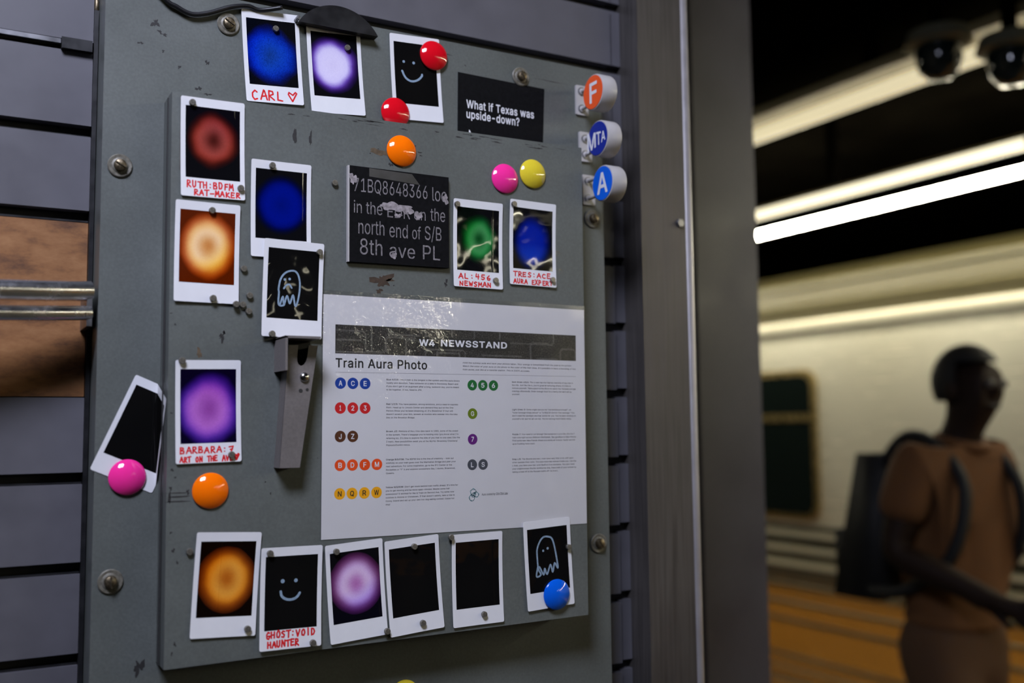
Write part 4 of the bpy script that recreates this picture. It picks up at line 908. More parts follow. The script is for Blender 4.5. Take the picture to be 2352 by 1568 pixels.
# ------------------------------------------------------------------ business card
tc_ = thing('business_card', 'black card asking What if Texas was upside-down? tucked behind the door top', 'card', (0.4472, YP - 0.0003, Z(303)))
bm = prism(B(), [(-0.0008, -0.010), (0.1004, -0.0085), (0.1033, 0.0590), (0.0002, 0.0606)], -0.0004, 0.0)
link('stock', bm, m_cardblack, tc_)
pr = Print()
def skewfit(body, x0, x1, y0, y1, bold): return text_fit(body, x0, x1, y0, y1, bold)
pr.add(skewfit('What if Texas was', 9.5, 90, 24.3, 33.5, 0.28)); pr.add(skewfit('upside-down?', 9.5, 72, 11.5, 22.8, 0.28))
pr.build('lettering', m_white, tc_, 0.46)
pr = Print(); pr.add(([(12.0, -4), (16, -4), (13.2, 1.5), (12.2, 1.7)], [(0, 1, 2, 3)])); pr.build('logo_mark', m_white, tc_, 0.46)

# ------------------------------------------------------------------ poster
po = thing('poster', 'large white laminated W4 NEWSSTAND Train Aura Photo poster on the door', 'poster', (0.2936, YF - 0.0003, Z(121.6)), ry=math.radians(0.22))
PW, PH = 280.0, 218.0
flat = lambda a, b: 0.0
sheet('sheet', PW, PH, 0, 0.15, m_paper, po, flat, 0.0, 4, 4, cx=PW / 2, cy=-PH / 2)
def banner_mat():
    t = NT('dark_map_print'); v = t.coord()
    n = t.noise(v, 900, 3, 0.7); n2 = t.noise(v, 60, 4, 0.6)
    c = t.ramp(n, [(0.42, (0.004, 0.004, 0.004)), (0.62, (0.06, 0.055, 0.05)), (0.75, (0.17, 0.16, 0.14))])
    c = t.mix(0.5, c, t.ramp(n2, [(0.35, (0.15,) * 3), (0.75, (0.8,) * 3)]), 'OVERLAY')
    t.l(c, t.b.inputs['Base Color']); t.b.inputs['Roughness'].default_value = 0.5
    return t.m
pr = Print(); pr.add(([(11.6, -53), (269.3, -53), (269.3, -26.8), (11.6, -26.8)], [(0, 1, 2, 3)]))
ban = pr.build('banner', banner_mat(), po, 0.20)
pr = Print()
for path in ([(11.6, -31.5), (38, -31.5), (40, -33.5), (40, -48), (42, -50), (58, -50), (60, -48), (60, -38), (62, -36), (98, -36), (100, -34), (100, -26.8)],
             [(11.6, -40), (36, -40)], [(46, -26.8), (46, -50)], [(80, -53), (80, -40), (82, -38), (104, -38)], [(100, -53), (100, -48), (102, -46), (140, -46), (142, -48), (142, -53)],
             [(128, -26.8), (128, -33), (130, -35), (150, -35), (152, -33), (152, -26.8)], [(180, -26.8), (180, -35), (182, -37), (240, -37), (242, -35), (242, -26.8)],
             [(215, -53), (215, -38), (217, -36), (236, -36)], [(250, -53), (250, -43), (252, -41), (266, -41), (268, -43), (268, -53)], [(11.6, -51), (56, -51)], [(62, -33.5), (94, -33.5)], [(160, -50), (205, -50)], [(222, -51.5), (246, -51.5)], [(112, -53), (112, -49), (136, -49), (136, -53)]):
    for d in (0, 0.9): pr.add(ribbon([(max(11.8, min(269, x + d)), max(-52.8, min(-27, y - d))) for x, y in path], 0.35))
pr.build('map_lines', mat('grey_map_line', (0.16, 0.155, 0.14), 0.5, vary=0.4, scale=900), ban, 0.24)
pr = Print(); pr.add(([(90, -45.5), (192, -45.5), (192, -35), (90, -35)], [(0, 1, 2, 3)])); pr.build('title_ground', m_ink, ban, 0.27)
pr = Print(); pr.add(text_fit('W4', 93.9, 110, -43.4, -37.1, 0.55)); pr.add(text_fit('NEWSSTAND', 116.5, 188.6, -43.2, -36.7, 0.55))
tag(pr.build('lettering', m_white, ban, 0.31), 'white block letters W4 NEWSSTAND')
pr = Print(); pr.add(text_fit('Train Aura Photo', 12.0, 102.2, -65.8, -57.0, 0.3)); tag(pr.build('heading', m_ink, po, 0.20), 'bold black heading Train Aura Photo')
pr = Print(); pr.add(([(12, -70.1), (269, -69.1), (269, -68.8), (12, -69.8)], [(0, 1, 2, 3)])); pr.build('rule_line', m_greyink, po, 0.20)
def para(lines, x, y, width, name='paragraph', bold=None, shear=0.0, lead=2.62, size=3.0):
    pr = Print(); rows = []; mx = 0
    for i, ln in enumerate(lines):
        row = []; off = 0.0
        if i == 0 and bold:
            Vb = text2d(bold, size, 0.26, shear); row.append((Vb, 0.0)); off = text_box(Vb[0])[1] + 0.9
        Vt = text2d(ln, size, 0.05, shear); row.append((Vt, off)); mx = max(mx, off + text_box(Vt[0])[1]); rows.append(row)
    s = width / mx
    for i, row in enumerate(rows):
        for V, off in row: pr.add(V, x + off * s, y - i * lead, s, 1.0 * 0.92)
    return pr.build(name, m_ink, po, 0.20)
para(['Hold the subway pole and have your picture taken. Your energy is transmitted from the pole to the printer.', "Match the color of your aura on the photo to the color of the train lines. It's possible to have a blending of two", 'train auras, just like at a transfer station. This is 100% accurate.'], 139.6, -58.8, 129.3, 'introduction', None, 0.22, 3.25)
LX, RX = 61.0, 193.8
para(['The A train is the longest in the system and this aura shows', 'loyalty and devotion. Take someone on a date to Rockaway Beach and', "if you don't get in an argument after a long, sunburnt day, you're meant", 'to be together. If not, head to JFK.'], LX, -76.4, 75.3, bold='Blue A/C/E:', lead=3.1)
para(['You have passion, strong emotions, and a need to express', 'them. Head up to Lincoln Center and demand they put on the One', "Person Show you've been dreaming of. It's Showtime! If that still", "doesn't scratch your itch, scream at tourists who wander into the bike", 'line on the Brooklyn Bridge.'], LX, -99.0, 73.5, bold='Red 1/2/3:', lead=3.1)
para(['Portions of the J line date back to 1885, some of the oldest', "in the system. There's baggage you're holding onto (you know what I'm", "referring to). It's time to explore the side of you that no one sees (like the", 'Z train). New possibilities await you at the Myrtle-Broadway Checkers/', 'Popeyes/Dunkin nexus.'], LX, -124.0, 75.5, bold='Brown J/Z:', lead=3.15)
para(['The BDFM line is the line of creativity - look out', 'wistfully as your train goes over the Manhattan Bridge and plan your', 'next adventure. For some inspiration, go to the IFC Center or the', 'Rockettes or "F" it and explore somewhere like, I dunno, Briarwood,', 'Queens.'], LX - .1, -149.8, 71.0, bold='Orange B/D/F/M:', lead=3.1)
para(["Don't get stuck behind train traffic ahead. It's time for", 'you to get moving and be more open-minded. Maybe some hair', 'extensions? It worked for the Q Train on Second Ave. Try some new', "cuisines in Astoria or Chinatown. If that doesn't satisfy, take a ride to", 'Coney Island and eat up your own hot dog eating contest. Carpe hot', 'dog!'], LX - .3, -175.0, 73.5, bold='Yellow N/Q/R/W:', lead=3.1)
para(['The 6 train has the highest ridership of any line in', "the city. Just like the 6, you're great at nurturing others; it's time to", 'nurture yourself. Take a jaunt to the Bronx to watch the Yankees and get', 'cravings afterwards. Order enough food for a family but eat it all by', 'yourself.'], RX, -76.5, 74.8, bold='Dark Green 4/5/6:', lead=3.0)
para(['Some might see you as "not ambitious enough", an', '"outer borough kinda person" or "a little bit shorter than average." You', "don't need the spotlight and that works for you. You've been working on", "yourself a lot and we all can tell. You're running much faster lately."], RX, -103.6, 74.6, bold='Light Green G:', lead=3.05)
para(['You need to cut through the nonsense in your life, like the 7', 'train cuts right across Midtown Manhattan. Say goodbye to fake friends.', 'Find some new fake friends (there are plenty at Hudson Yards) and hit', 'up a Flushing food court.'], RX, -127.9, 74.8, bold='Purple 7:', lead=3.1)
para(['The Shuttle and the L train have very little to do with each', 'other besides their color. You also have two wolves inside you. Like the', 'L train, you have your too-cool Bedford Ave moments. You also need', 'your unglamorous Shuttle workhorse side. Feed both of your wolves by', 'taking a load off at the Russian baths off 1st Ave L.'], RX - .3, -152.2, 74.6, bold='Gray L/S:', lead=3.1)
pr = Print(); pr.add(text_fit('Aura curated by', 159.7, 174.5, -185.9, -183.3, 0.05)); pr.add(text_fit('Click Click Labs', 175.3, 188.3, -185.5, -183.0, 0.4)); pr.build('credit_line', m_ink, po, 0.20)
rnd = random.Random(5); pr = Print()
for cx, cy, rr in ((150.5, -181.5, 3.6), (153.8, -184.2, 3.0), (149, -187.2, 3.4), (151, -184.5, 2.6)):
    for k in range(3):
        a0 = rnd.random() * 6; pr.add(ribbon([(cx + rnd.uniform(.6, 1.0) * rr * math.cos(a0 + i * .7), cy + rnd.uniform(.6, 1.0) * rr * math.sin(a0 + i * .7)) for i in range(11)], 0.35, 3))
tag(pr.build('logo', mat('pale_teal_ink', srgb(130, 172, 178), 0.6), po, 0.20), 'pale teal scribbled logo')
inks = {}
def bullet(ch, x, y, col, tcol=None):
    key = col
    if key not in inks: inks[key] = mat('bullet_ink', srgb(*col), 0.5, vary=0.04)
    pr = Print(); V, P = [], []; dot2d(V, P, (x, -y), 5.15, 40); pr.add((V, P)); d = pr.build('route_bullet', inks[key], po, 0.20)
    hw = {'W': 2.3, 'M': 2.1, 'Q': 1.9, '1': 0.9, 'L': 1.4, 'J': 1.3, '7': 1.4, '2': 1.4, '3': 1.4, 'F': 1.4, 'E': 1.5, 'Z': 1.6}.get(ch, 1.75)
    dd = 0.45 if ch == 'Q' else 0
    pr = Print(); pr.add(text_fit(ch, x - hw, x + hw, -y - 2.35 - dd, -y + 2.35, 0.5)); pr.build('letter', tcol or m_white, d, 0.25)
BL, RD, BR, OR_, YL = (0, 58, 150), (205, 24, 30), (84, 44, 18), (232, 78, 14), (240, 170, 8)
for ch, x in zip('ACE', (16.8, 28.5, 40.3)): bullet(ch, x, 79.8, BL)
for ch, x in zip('123', (16.8, 28.6, 40.4)): bullet(ch, x, 102.1, RD)
for ch, x in zip('JZ', (16.9, 28.7)): bullet(ch, x, 127.6, BR)
for ch, x in zip('BDFM', (17.0, 28.6, 40.4, 52.1)): bullet(ch, x, 153.2, OR_)
for ch, x in zip('NQRW', (16.8, 28.4, 40.1, 51.8)): bullet(ch, x, 178.5, YL, m_ink)
for ch, x in zip('456', (149.9, 161.4, 173.1)): bullet(ch, x, 79.6, (8, 104, 44))
bullet('G', 150.1, 107.0, (102, 124, 14)); bullet('7', 150.1, 131.5, (96, 14, 116))
for ch, x in zip('LS', (149.6, 161.3)): bullet(ch, x, 155.8, (70, 74, 82))
def laminate():
    t = NT('clear_laminate'); v = t.coord()
    tr = t.n('ShaderNodeBsdfTransparent'); gl = t.n('ShaderNodeBsdfGlossy'); gl.inputs['Roughness'].default_value = 0.09
    mx = t.n('ShaderNodeMixShader'); fr = t.n('ShaderNodeLayerWeight'); fr.inputs['Blend'].default_value = 0.5
    sep = t.n('ShaderNodeSeparateXYZ'); t.l(v, sep.inputs[0])
    # the film has lifted and wrinkled over the upper left corner
    d = t.math('SQRT', t.math('ADD', t.math('POWER', t.math('SUBTRACT', sep.outputs[0], 0.045), 2), t.math('POWER', t.math('ADD', sep.outputs[2], 0.022), 2)))
    k = t.ramp(d, [(0.03, (1, 1, 1)), (0.10, (0.0,) * 3)])
    n = t.noise(v, 30, 4, 0.62); n2 = t.noise(v, 140, 2, 0.6); lo = t.noise(v, 9, 2)
    h = t.math('ADD', t.math('MULTIPLY', t.math('ADD', n, t.math('MULTIPLY', n2, 0.22)), t.math('MULTIPLY', k, 1.0)), t.math('MULTIPLY', lo, 0.35))
    b = t.n('ShaderNodeBump'); b.inputs['Strength'].default_value = 1.0; b.inputs['Distance'].default_value = 0.0045
    t.l(h, b.inputs['Height']); t.l(b.outputs[0], gl.inputs['Normal'])
    t.l(t.math('ADD', t.math('MULTIPLY', t.math('POWER', fr.outputs['Facing'], 5.0), 0.7), 0.12), mx.inputs[0]); t.l(tr.outputs[0], mx.inputs[1]); t.l(gl.outputs[0], mx.inputs[2]); t.l(mx.outputs[0], t.o.inputs[0])
    return t.m
pr = Print(); pr.add(([(-1.2, -PH - 0.8), (PW + 0.8, -PH - 0.8), (PW + 0.8, 4.2), (-1.2, 4.2)], [(0, 1, 2, 3)]))
tag(pr.build('laminate_film', laminate(), po, 0.42), 'clear glossy laminate film')

# ------------------------------------------------------------------ round blade signs
def blade(ch, label, px, pz1, pz2, fy, fz, col, tcol=m_white):
    """px, pz: where the two pins meet the plate (mm); fy: how far the disc centre stands out"""
    t = thing('line_sign', label, 'sign', (px / 1000, YP - 0.0002, Z(fz)), 'round line signs beside the box')
    mid = (pz1 + pz2) / 2 - fz
    link('bracket', prism(B(), [(a / 1000, b / 1000) for a, b in rrect(-7.0, 9.0, mid - 16.5, mid + 16.5, 1.2)], -0.0026, 0.0), m_whiteplastic, t, bevel=0.0005)
    for z in (pz1 - fz, pz2 - fz):
        b = B(); lathe(b, [(0.0034, 0), (0.0034, 0.0012), (0.0022, 0.0016), (0.0022, 0.024), (0, 0.024)], (0, -1, 0), (0, -0.0026, z / 1000), 16); link('pin', b, m_whiteplastic, t, smooth=True)
        b = B(); lathe(b, [(0.0047, 0), (0.0047, 0.0008), (0.0036, 0.0008)], (0, -1, 0), (0, -0.00262, z / 1000), 20, caps=False); link('grommet', b, m_tin, t)
    oy = -(YP - fy)
    b = B(); lathe(b, [(0.0170, 0.0), (0.0187, 0.0004), (0.0193, 0.0018), (0.0193, 0.0165), (0.0185, 0.0182), (0.0, 0.0184)], (1, 0, 0), (-0.0090, oy, 0), 48); link('drum', b, m_whiteplastic, t, smooth=True)
    b = B(); lathe(b, [(0.0, 0.0), (0.0178, 0.0), (0.0178, 0.0003), (0.0, 0.0003)], (1, 0, 0), (-0.0093, oy, 0), 48, caps=False)
    face = link('face', b, mat('sign_enamel', col, 0.4, vary=0.03), t)
    if ch == 'MTA':
        V, P = [], []
        for c, x0, x1 in (('M', -19.0, -3.0), ('T', -2.0, 6.5), ('A', 7.0, 14.5)):
            v, p = text_fit(c, x0, x1, -1, 1, 0.5); i = len(V)
            V += [(x, (2.0 if y < 0 else 1.0) * y * (9.2 - 0.13 * (x + 19)) * (0.5 if y < 0 else 1) + (-3.0 * (14.5 - x) / 33.5 if y < 0 else 0)) for x, y in v]; P += [tuple(k + i for k in q) for q in p]
    elif ch == 'F': V, P = text_fit('F', -6.0, 8.0, -11.5, 10.5, 0.45)
    else: V, P = text_fit('A', -9.5, 9.5, -11, 11.5, 0.3)
    b = B(); vv = [b.verts.new((-0.00945, oy - x / 1000, z / 1000)) for x, z in V]
    for p in P: b.faces.new([vv[i] for i in p])
    link('letter', b, tcol, face)
blade('F', 'round orange F sign, topmost of three on the box edge', 597.0, 365.8, 346.4, 0.8625, 353.2, srgb(236, 84, 22))
blade('MTA', 'round dark blue MTA sign between the F and A signs', 600.5, 313.4, 295.9, 0.8605, 303.2, srgb(4, 34, 140))
blade('A', 'round bright blue A sign, lowest of three on the box edge', 603.5, 266.8, 247.5, 0.8575, 254.8, srgb(10, 96, 215))

# ------------------------------------------------------------------ cable and black dome at the top
t = thing('cable', 'thin black cable drooping over the top left of the metal plate', 'cable', (0, 0, EYE))
pts = [(0.120, YP - 0.006, 0.418), (0.1565, YP - 0.004, 0.3815), (0.1677, YP - 0.004, 0.3752), (0.1809, YP - 0.004, 0.3708), (0.1961, YP - 0.004, 0.3748), (0.2154, YP - 0.004, 0.3842), (0.2312, YP - 0.004, 0.3882), (0.2425, YP - 0.003, 0.3870), (0.262, YP - 0.008, 0.3915)]
link('sheath', tube(B(), smooth_path(pts, 6), 0.0021, 10), m_black, t, smooth='all')
t = thing('half_disc', 'black half round plate standing at the top edge of the box', 'disc', (0.3165, YP - 0.0003, Z(380.5)))
R_ = 0.046; hc = 0.0225; cz = hc - R_; a0 = math.acos((R_ - hc) / R_)
arc = [(R_ * math.sin(-a0 + 2 * a0 * k / 28), cz + R_ * math.cos(-a0 + 2 * a0 * k / 28)) for k in range(29)]
bm = prism(B(), arc[::-1], -0.010, 0.0); link('shell', bm, m_black, t, bevel=0.0012, smooth=True)
tag(link('peg', lathe(B(), [(0.0018, 0), (0.0018, 0.011), (0, 0.0113)], (0, -1, 0), (-0.0400, 0, 0.0035), 12), m_tin, t, smooth=True), 'short bare metal peg')

# ------------------------------------------------------------------ station: floor, ceiling, stand-in column, lamps
struct('floor', box(B(), -6, 4.12, -6, 12, -0.2, 0.0), m_floor, 'dark concrete platform floor')
bm = box(B(), 3.28, 4.11, -6, 12, 0.0005, 0.008)
for i in range(-30, 120):
    for j in range(5): box(bm, 3.36 + j * 0.15, 3.40 + j * 0.15, i * 0.1, i * 0.1 + 0.04, 0.008, 0.012)
struct('trim_3', bm, m_yellow, 'yellow tactile strip along the platform edge')
struct('ceiling', box(B(), -6, 8, -6, 12, 3.0, 3.1), m_ceil, 'dark painted station ceiling')
struct('wall_far', box(B(), 7.2, 7.3, -6, 12, -1.2, 3.0), m_ceil, 'dark tunnel wall beyond the train')
bm = box(B(), 1.19, 1.338, 1.42, 1.568, 0, 3.0)
struct('trim_4', bm, m_smear, 'grey stand-in column for the blurred smear beside the newsstand pillar', bevel=0.055, seg=8, smooth=True)  # added column, stands in for the smeared edge of the pillar

def fixture(label, x, y0, y1, z, tubes, w_=0.16, hy=0.06, mh=None):
    t = thing('fluorescent_lamp', label, 'lamp', (x, (y0 + y1) / 2, z), 'fluorescent lamps over the platform'); L = (y1 - y0) / 2
    b = B(); box(b, -w_, w_, -L, L, 0.045, hy + 0.02); link('housing', b, mh or m_housing, t, bevel=0.004)
    link('hanger', box(B(), -0.02, 0.02, -0.02, 0.02, hy + 0.0201, 2.999 - z), m_ceil, t)
    for dx, mt, r in tubes: link('tube', tube(B(), [(dx, -L + 0.02, 0.0), (dx, L - 0.02, 0.0)], r, 12), mt, t, smooth='all')
    for s in (-1, 1): link('end_cap', box(B(), -max(w_, 0.02 + max(abs(q[0]) for q in tubes)), max(w_, 0.02 + max(abs(q[0]) for q in tubes)), s * (L - 0.008) - 0.008, s * (L - 0.008) + 0.008, -0.02, 0.0279), mh or m_housing, t)
for y, lab in ((-4.3, 'twin tube fluorescent lamp at the near end of the platform edge row'), (-2.0, 'twin tube fluorescent lamp of the platform edge row level with the newsstand front'),
               (0.3, 'twin tube fluorescent lamp of the platform edge row beside the train door'), (2.6, 'brightest fluorescent lamp, twin lines sloping above the train roof'),
               (4.9, 'twin tube fluorescent lamp at the far end of the platform edge row')):
    fixture(lab, 3.7, y - 0.35, y + 1.93, EYE + 1.045, ((-0.19, m_tubeC, 0.022), (0.19, m_tubeA, 0.017)), 0.05, mh=m_housing_dark)
for y, lab, lt in ((-6.75, 'single tube fluorescent lamp at the near end of the inner row', m_tubeD), (-4.70, 'single tube fluorescent lamp, second of the inner row behind the viewer', m_tubeD),
               (-0.60, 'single tube fluorescent lamp of the inner row beside the metal box', m_tubeB), (1.45, 'dimmer fluorescent lamp sloping behind the dome cameras at upper right', m_tubeB), (3.5, 'single tube fluorescent lamp at the far end of the inner row', m_tubeB)):
    fixture(lab, 2.9, y, y + 2.02, EYE + 1.17, ((-0.06, lt, 0.030 if lt is m_tubeB else 0.011),), 0.13 if lt is m_tubeB else 0.03, mh=None if lt is m_tubeB else m_housing_dark)
for y, lab in ((4.2, 'fluorescent lamp over the middle of the platform beyond the newsstand'), (6.6, 'farthest fluorescent lamp over the middle of the platform')):
    fixture(lab, 1.25, y, y + 2.3, EYE + 1.17, ((0.0, m_tubeD, 0.017),), 0.05, mh=m_housing_dark)

def pod(label, x, y, z, s):
    t = thing('ceiling_camera', label, 'camera', (x, y, z))
    b = B(); lathe(b, [(0.02, 3.0 - z - 0.001), (0.02, 0.10 * s)], (0, 0, 1), (0, 0, 0), 16); link('stem', b, m_ceil, t)
    b = B(); lathe(b, [(0.03, 0.12 * s), (0.10 * s, 0.10 * s), (0.115 * s, 0.055 * s), (0.10 * s, 0.045 * s), (0, 0.045 * s)], (0, 0, 1), (0, 0, 0), 28); link('canopy', b, mat('camera_housing', (0.10, 0.095, 0.06), 0.4), t, smooth=True)
    b = B(); lathe(b, [(0.0, -0.075 * s), (0.04 * s, -0.068 * s), (0.07 * s, -0.035 * s), (0.078 * s, 0.0), (0.078 * s, 0.044 * s), (0, 0.044 * s)], (0, 0, 1), (0, 0, 0), 28); link('dome', b, m_glass, t, smooth=True)
pod('dark dome camera hanging from the ceiling in front of the dimmer lamp row', 2.40, 1.80, EYE + 1.015, 0.8)
pod('dark dome camera at the upper right corner, the nearer of the two', 2.40, 1.585, EYE + 0.93, 0.75)

# ------------------------------------------------------------------ train
m_stripe = mat('painted_lamp_reflection', (0.60, 0.57, 0.46), 0.35, 0.2)
m_roof = mat('olive_roof_paint', (0.075, 0.062, 0.022), 0.5, vary=0.1)
tr = thing('subway_train', 'stainless steel subway train standing at the platform', 'train', (4.2, 0, 0))
Y0, Y1 = -5.0, 11.0
prof0 = [(0.02, -0.55), (0.02, 0.30), (0.0, 0.32), (0.0, 2.05), (0.012, 2.06), (0.012, 2.075), (0.03, 2.09), (0.06, 2.20), (0.13, 2.32), (0.26, 2.42), (0.50, 2.50), (1.2, 2.56), (2.2, 2.50), (2.5, 2.30), (2.6, 2.0), (2.6, -0.55)]
def extr(prof):
    bm = B(); a = [bm.verts.new((x, Y0, z)) for x, z in prof]; b_ = [bm.verts.new((x, Y1, z)) for x, z in prof]; n = len(prof)
    for i in range(n): bm.faces.new((a[i], a[(i + 1) % n], b_[(i + 1) % n], b_[i]))
    bm.faces.new(a); bm.faces.new(b_); bmesh.ops.recalc_face_normals(bm, faces=bm.faces); return bm
m_skirt = mat('skirt_stainless', (0.42, 0.40, 0.33), 0.20, 1.0, vary=0.08, scale=4, rvary=0.03)
link('skirt', extr([(0.02, -0.55), (0.02, 0.30), (0.004, 0.32), (0.004, 0.968), (2.58, 0.968), (2.58, -0.55)]), m_skirt, tr, smooth=True)
link('body', extr([(0.0, 0.97), (0.0, 2.06), (2.6, 2.06), (2.6, 0.97)]), m_train, tr, smooth=True)
link('reflection_strip', extr([(0.004, 2.061), (0.001, 2.075), (0.004, 2.10), (0.014, 2.115), (2.58, 2.115), (2.58, 2.061)]), m_stripe, tr, smooth=True)  # pale strip painted in for the lamp row's reflection along the train
link('roof', extr([(0.05, 2.116), (0.055, 2.16), (0.035, 2.17), (0.035, 2.20), (0.07, 2.215), (0.085, 2.30), (0.065, 2.31), (0.07, 2.34), (0.12, 2.36), (0.30, 2.44), (0.60, 2.50), (1.3, 2.54), (2.2, 2.48), (2.5, 2.30), (2.58, 2.116)]), m_roof, tr, smooth=True)
bm = box(B(), -0.022, -0.0005, Y0, Y1, 2.040, 2.056); link('gutter', bm, m_traind, tr)
for zz in (0.92, 0.835, 0.75): link('belt_rail', box(B(), -0.018, -0.0005, Y0, Y1, zz - 0.012, zz + 0.012), m_train, tr, bevel=0.005)
bm = B()
for k in range(3): box(bm, -0.004, 0.0035, Y0, Y1, 0.42 + k * 0.10, 0.435 + k * 0.10)
for k in range(8): box(bm, 0.006, 0.0195, Y0, Y1, -0.30 + k * 0.07, -0.265 + k * 0.07)
link('corrugation', bm, m_skirt, tr, bevel=0.004)
def window(y0, y1, z0, z1, splitz=None):
    yc, zc = (y0 + y1) / 2, (z0 + z1) / 2
    def ring(h, w2, h2, r): return [(y * 1.0, z * 1.0) for y, z in rrect(yc - w2, yc + w2, zc - h2, zc + h2, r, 6)]
    def slab(b, pts, x0, x1):
        A = [b.verts.new((x0, y, z)) for y, z in pts]; C = [b.verts.new((x1, y, z)) for y, z in pts]; n = len(pts)
        b.faces.new(A); b.faces.new(C[::-1])
        for i in range(n): b.faces.new((A[i], C[i], C[(i + 1) % n], A[(i + 1) % n]))
        bmesh.ops.recalc_face_normals(b, faces=b.faces); return b
    w2, h2 = (y1 - y0) / 2, (z1 - z0) / 2
    wf = link('window', slab(B(), ring(0, w2, h2, 0.09), -0.020, -0.0005), m_frame, tr, bevel=0.004)
    link('pane', slab(B(), ring(0, w2 - 0.035, h2 - 0.035, 0.07), -0.0215, -0.0203), m_glass, wf)
    if splitz: link('sash_bar', box(B(), -0.027, -0.0217, y0 + 0.035, y1 - 0.035, splitz - 0.02, splitz + 0.02), m_frame, wf)
    return wf
window(4.02, 4.95, 1.00, 1.84, 1.57)
window(5.60, 6.55, 1.00, 1.84, 1.57)
# double door, partly behind the walking person
bm = box(B(), -0.010, -0.0005, 1.55, 2.62, 0.02, 1.98); link('door', bm, mat('door_stainless', (0.36, 0.33, 0.24), 0.3, 0.95), tr, bevel=0.004)
link('door_seal', box(B(), -0.013, -0.0102, 2.075, 2.095, 0.02, 1.98), m_traind, tr)

# ------------------------------------------------------------------ person walking along the platform, and the backpack
pe = thing('person', 'person in tan shirt and brown trousers walking right past the train', 'person', (2.60, 1.98, 0))
V, E_, Rr = [], [], []
def jn(p, r, par=None):
    V.append(p); Rr.append(r); i = len(V) - 1
    if par is not None: E_.append((par, i))
    return i
pel = jn((0, 0.02, 0.93), (0.105, 0.080)); sp = jn((0, 0.0, 1.12), (0.105, 0.080), pel); ch = jn((0, -0.005, 1.32), (0.135, 0.082), sp)
nb = jn((0, -0.025, 1.45), 0.060, ch); nk = jn((0, -0.055, 1.52), 0.055, nb)
hd = jn((0, -0.085, 1.58), (0.066, 0.078), nk); hm = jn((0, -0.085, 1.645), (0.074, 0.094), hd); ht = jn((0, -0.075, 1.71), (0.066, 0.080), hm)
nose = jn((0, -0.180, 1.62), 0.014, hm)
def arm(s, el, wr, hand_dir):
    sh = jn((s * 0.175, -0.02, 1.415), 0.062, ch); e = jn(el, 0.045, sh); f = jn(tuple((Vector(el) * 0.6 + Vector(wr) * 0.4)), 0.043, e); w_ = jn(wr, 0.029, f)
    d = Vector(hand_dir).normalized(); pm = Vector(wr) + d * 0.07; side = Vector((0, 0, 1)).cross(d).normalized(); up = d.cross(side)
    p = jn(tuple(pm), (0.036, 0.022), w_)
    for k, (off, L) in enumerate(((-0.030, 0.075), (-0.010, 0.085), (0.010, 0.080), (0.029, 0.062))):
        q = pm + up * off + d * 0.035; a1 = jn(tuple(q), 0.010, p); b1 = jn(tuple(q + d * L * 0.5 + side * s * 0.006), 0.009, a1); jn(tuple(q + d * L * 0.9 + side * s * 0.028), 0.008, b1)
    th = Vector(wr) + d * 0.035 - up * 0.030 ; a1 = jn(tuple(th), 0.012, w_); jn(tuple(th + d * 0.045 - up * 0.022), 0.009, a1)
arm(-1, (-0.235, 0.02, 1.165), (-0.185, -0.235, 1.070), (0.10, -1, -0.28))
arm(1, (0.255, 0.10, 1.160), (0.285, 0.12, 0.900), (0.02, -0.15, -1))
def leg(s, kn, an, toe):
    h = jn((s * 0.095, 0.015, 0.87), 0.088, pel); k = jn(kn, 0.056, h); c = jn(tuple(Vector(kn) * 0.65 + Vector(an) * 0.35), 0.052, k); a = jn(an, 0.036, c); jn(toe, (0.035, 0.028), a)
leg(-1, (-0.10, -0.16, 0.50), (-0.10, -0.22, 0.09), (-0.10, -0.38, 0.035))
leg(1, (0.10, 0.06, 0.49), (0.10, 0.36, 0.17), (0.10, 0.30, 0.04))
body = skin('body', V, E_, Rr, m_skin, pe, 2, pel)
b = B(); bmesh.ops.create_uvsphere(b, u_segments=28, v_segments=18, radius=1.0)
bmesh.ops.delete(b, geom=[v for v in b.verts if v.co.z < -0.55 or (v.co.y < -0.30 and v.co.z < 0.42)], context='VERTS')
for v in b.verts: v.co = (v.co.x * 0.086, -0.070 + v.co.y * 0.106, 1.650 + v.co.z * 0.112)
link('hair', b, m_hair, pe, smooth='all')
for s in (-1, 1):
    b = B(); bmesh.ops.create_uvsphere(b, u_segments=12, v_segments=8, radius=0.012, matrix=Matrix.Translation((s * 0.031, -0.166, 1.640)))
    link('eye', b, m_eye, pe, smooth='all')
    b = B(); bmesh.ops.create_uvsphere(b, u_segments=12, v_segments=8, radius=1.0, matrix=Matrix.Translation((s * 0.078, -0.075, 1.625)) @ Matrix.Diagonal((0.012, 0.020, 0.032, 1)))
    link('ear', b, m_skin, pe, smooth='all')
b = B(); bmesh.ops.create_uvsphere(b, u_segments=14, v_segments=8, radius=1.0, matrix=Matrix.Translation((0, -0.156, 1.575)) @ Matrix.Diagonal((0.024, 0.010, 0.008, 1)))
link('mouth', b, m_hair, pe, smooth='all')
V2 = [(0, 0.015, 0.93), (0, 0.0, 1.12), (0, -0.015, 1.32), (0, -0.025, 1.43), (-0.175, -0.02, 1.415), (-0.222, 0.008, 1.24), (0.175, -0.02, 1.415), (0.235, 0.05, 1.24)]
skin('shirt', V2, [(0, 1), (1, 2), (2, 3), (2, 4), (4, 5), (2, 6), (6, 7)], [(0.185, 0.150), (0.158, 0.124), (0.172, 0.122), 0.085, 0.080, 0.074, 0.080, 0.074], m_shirt, pe, 2, 1)
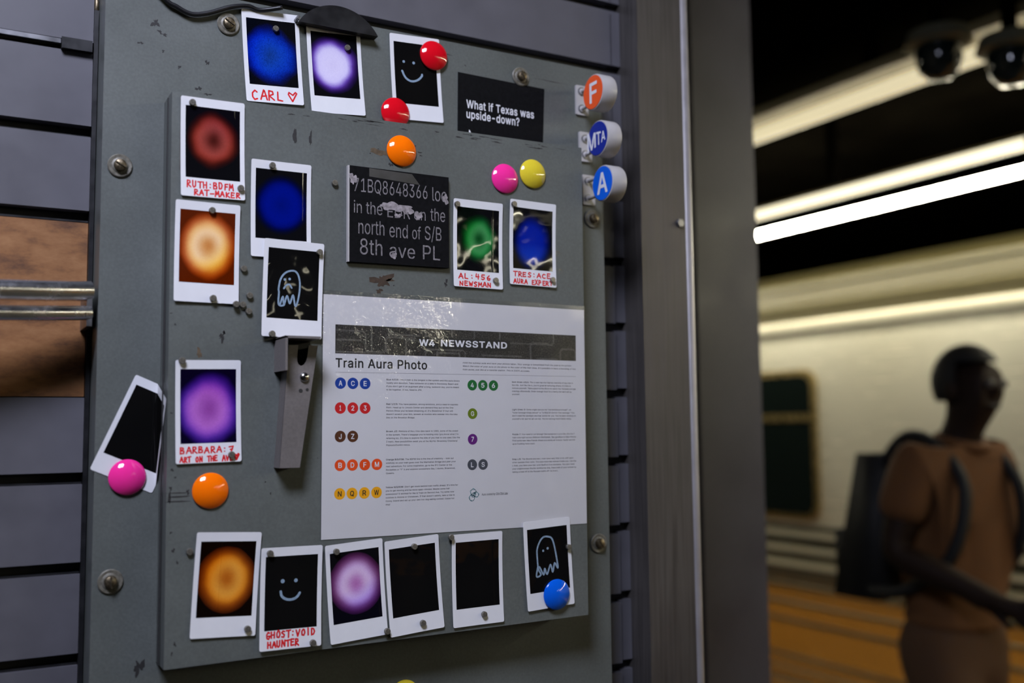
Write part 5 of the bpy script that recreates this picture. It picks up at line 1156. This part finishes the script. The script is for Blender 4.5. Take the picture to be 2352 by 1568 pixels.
b = B(); tube(b, [(0.07 * math.cos(k / 16 * 2 * PI), -0.045 + 0.062 * math.sin(k / 16 * 2 * PI), 1.475 + 0.018 * math.sin(k / 16 * 2 * PI)) for k in range(17)], 0.016, 8); link('collar', b, m_shirt, pe, smooth='all')
V3 = [(0, 0.01, 1.02), (0, 0.02, 0.92), (-0.095, 0.015, 0.82), (-0.10, -0.16, 0.50), (-0.10, -0.215, 0.13), (0.095, 0.015, 0.82), (0.10, 0.06, 0.49), (0.10, 0.33, 0.20)]
skin('trousers', V3, [(0, 1), (1, 2), (2, 3), (3, 4), (1, 5), (5, 6), (6, 7)], [(0.150, 0.118), (0.160, 0.125), 0.108, 0.078, 0.066, 0.108, 0.078, 0.066], m_trouser, pe, 2, 0)
for x, y, z, rx in ((-0.10, -0.30, 0.048, 0.0), (0.10, 0.345, 0.090, 0.75)):
    b = B(); bmesh.ops.create_uvsphere(b, u_segments=16, v_segments=10, radius=1.0, matrix=Matrix.Translation((x, y, z)) @ Matrix.Rotation(rx, 4, 'X') @ Matrix.Diagonal((0.050, 0.135, 0.047, 1)))
    link('shoe', b, m_shoe, pe, smooth='all')
bk = thing('backpack', 'black backpack on the back of the walking person', 'backpack', (2.60, 2.225, 1.00))
b = box(B(), -0.15, 0.15, -0.080, 0.085, 0, 0.44)
for v in b.verts:
    if v.co.z > 0.3: v.co.x *= 0.78; v.co.y = v.co.y * 0.55 - 0.045
link('bag', b, m_pack, bk, bevel=0.05, seg=5, smooth='all')
b = box(B(), -0.11, 0.11, 0.060, 0.105, 0.03, 0.20); link('pocket', b, m_pack, bk, bevel=0.018, seg=3, smooth='all')
for s in (-1, 1):
    link('strap', tube(B(), smooth_path([(s * 0.09, -0.07, 0.40), (s * 0.10, -0.17, 0.490), (s * 0.11, -0.28, 0.470), (s * 0.12, -0.380, 0.35), (s * 0.15, -0.35, 0.16), (s * 0.165, -0.20, 0.05), (s * 0.14, -0.06, 0.03)], 5), 0.018, 8), m_pack, bk, smooth='all')
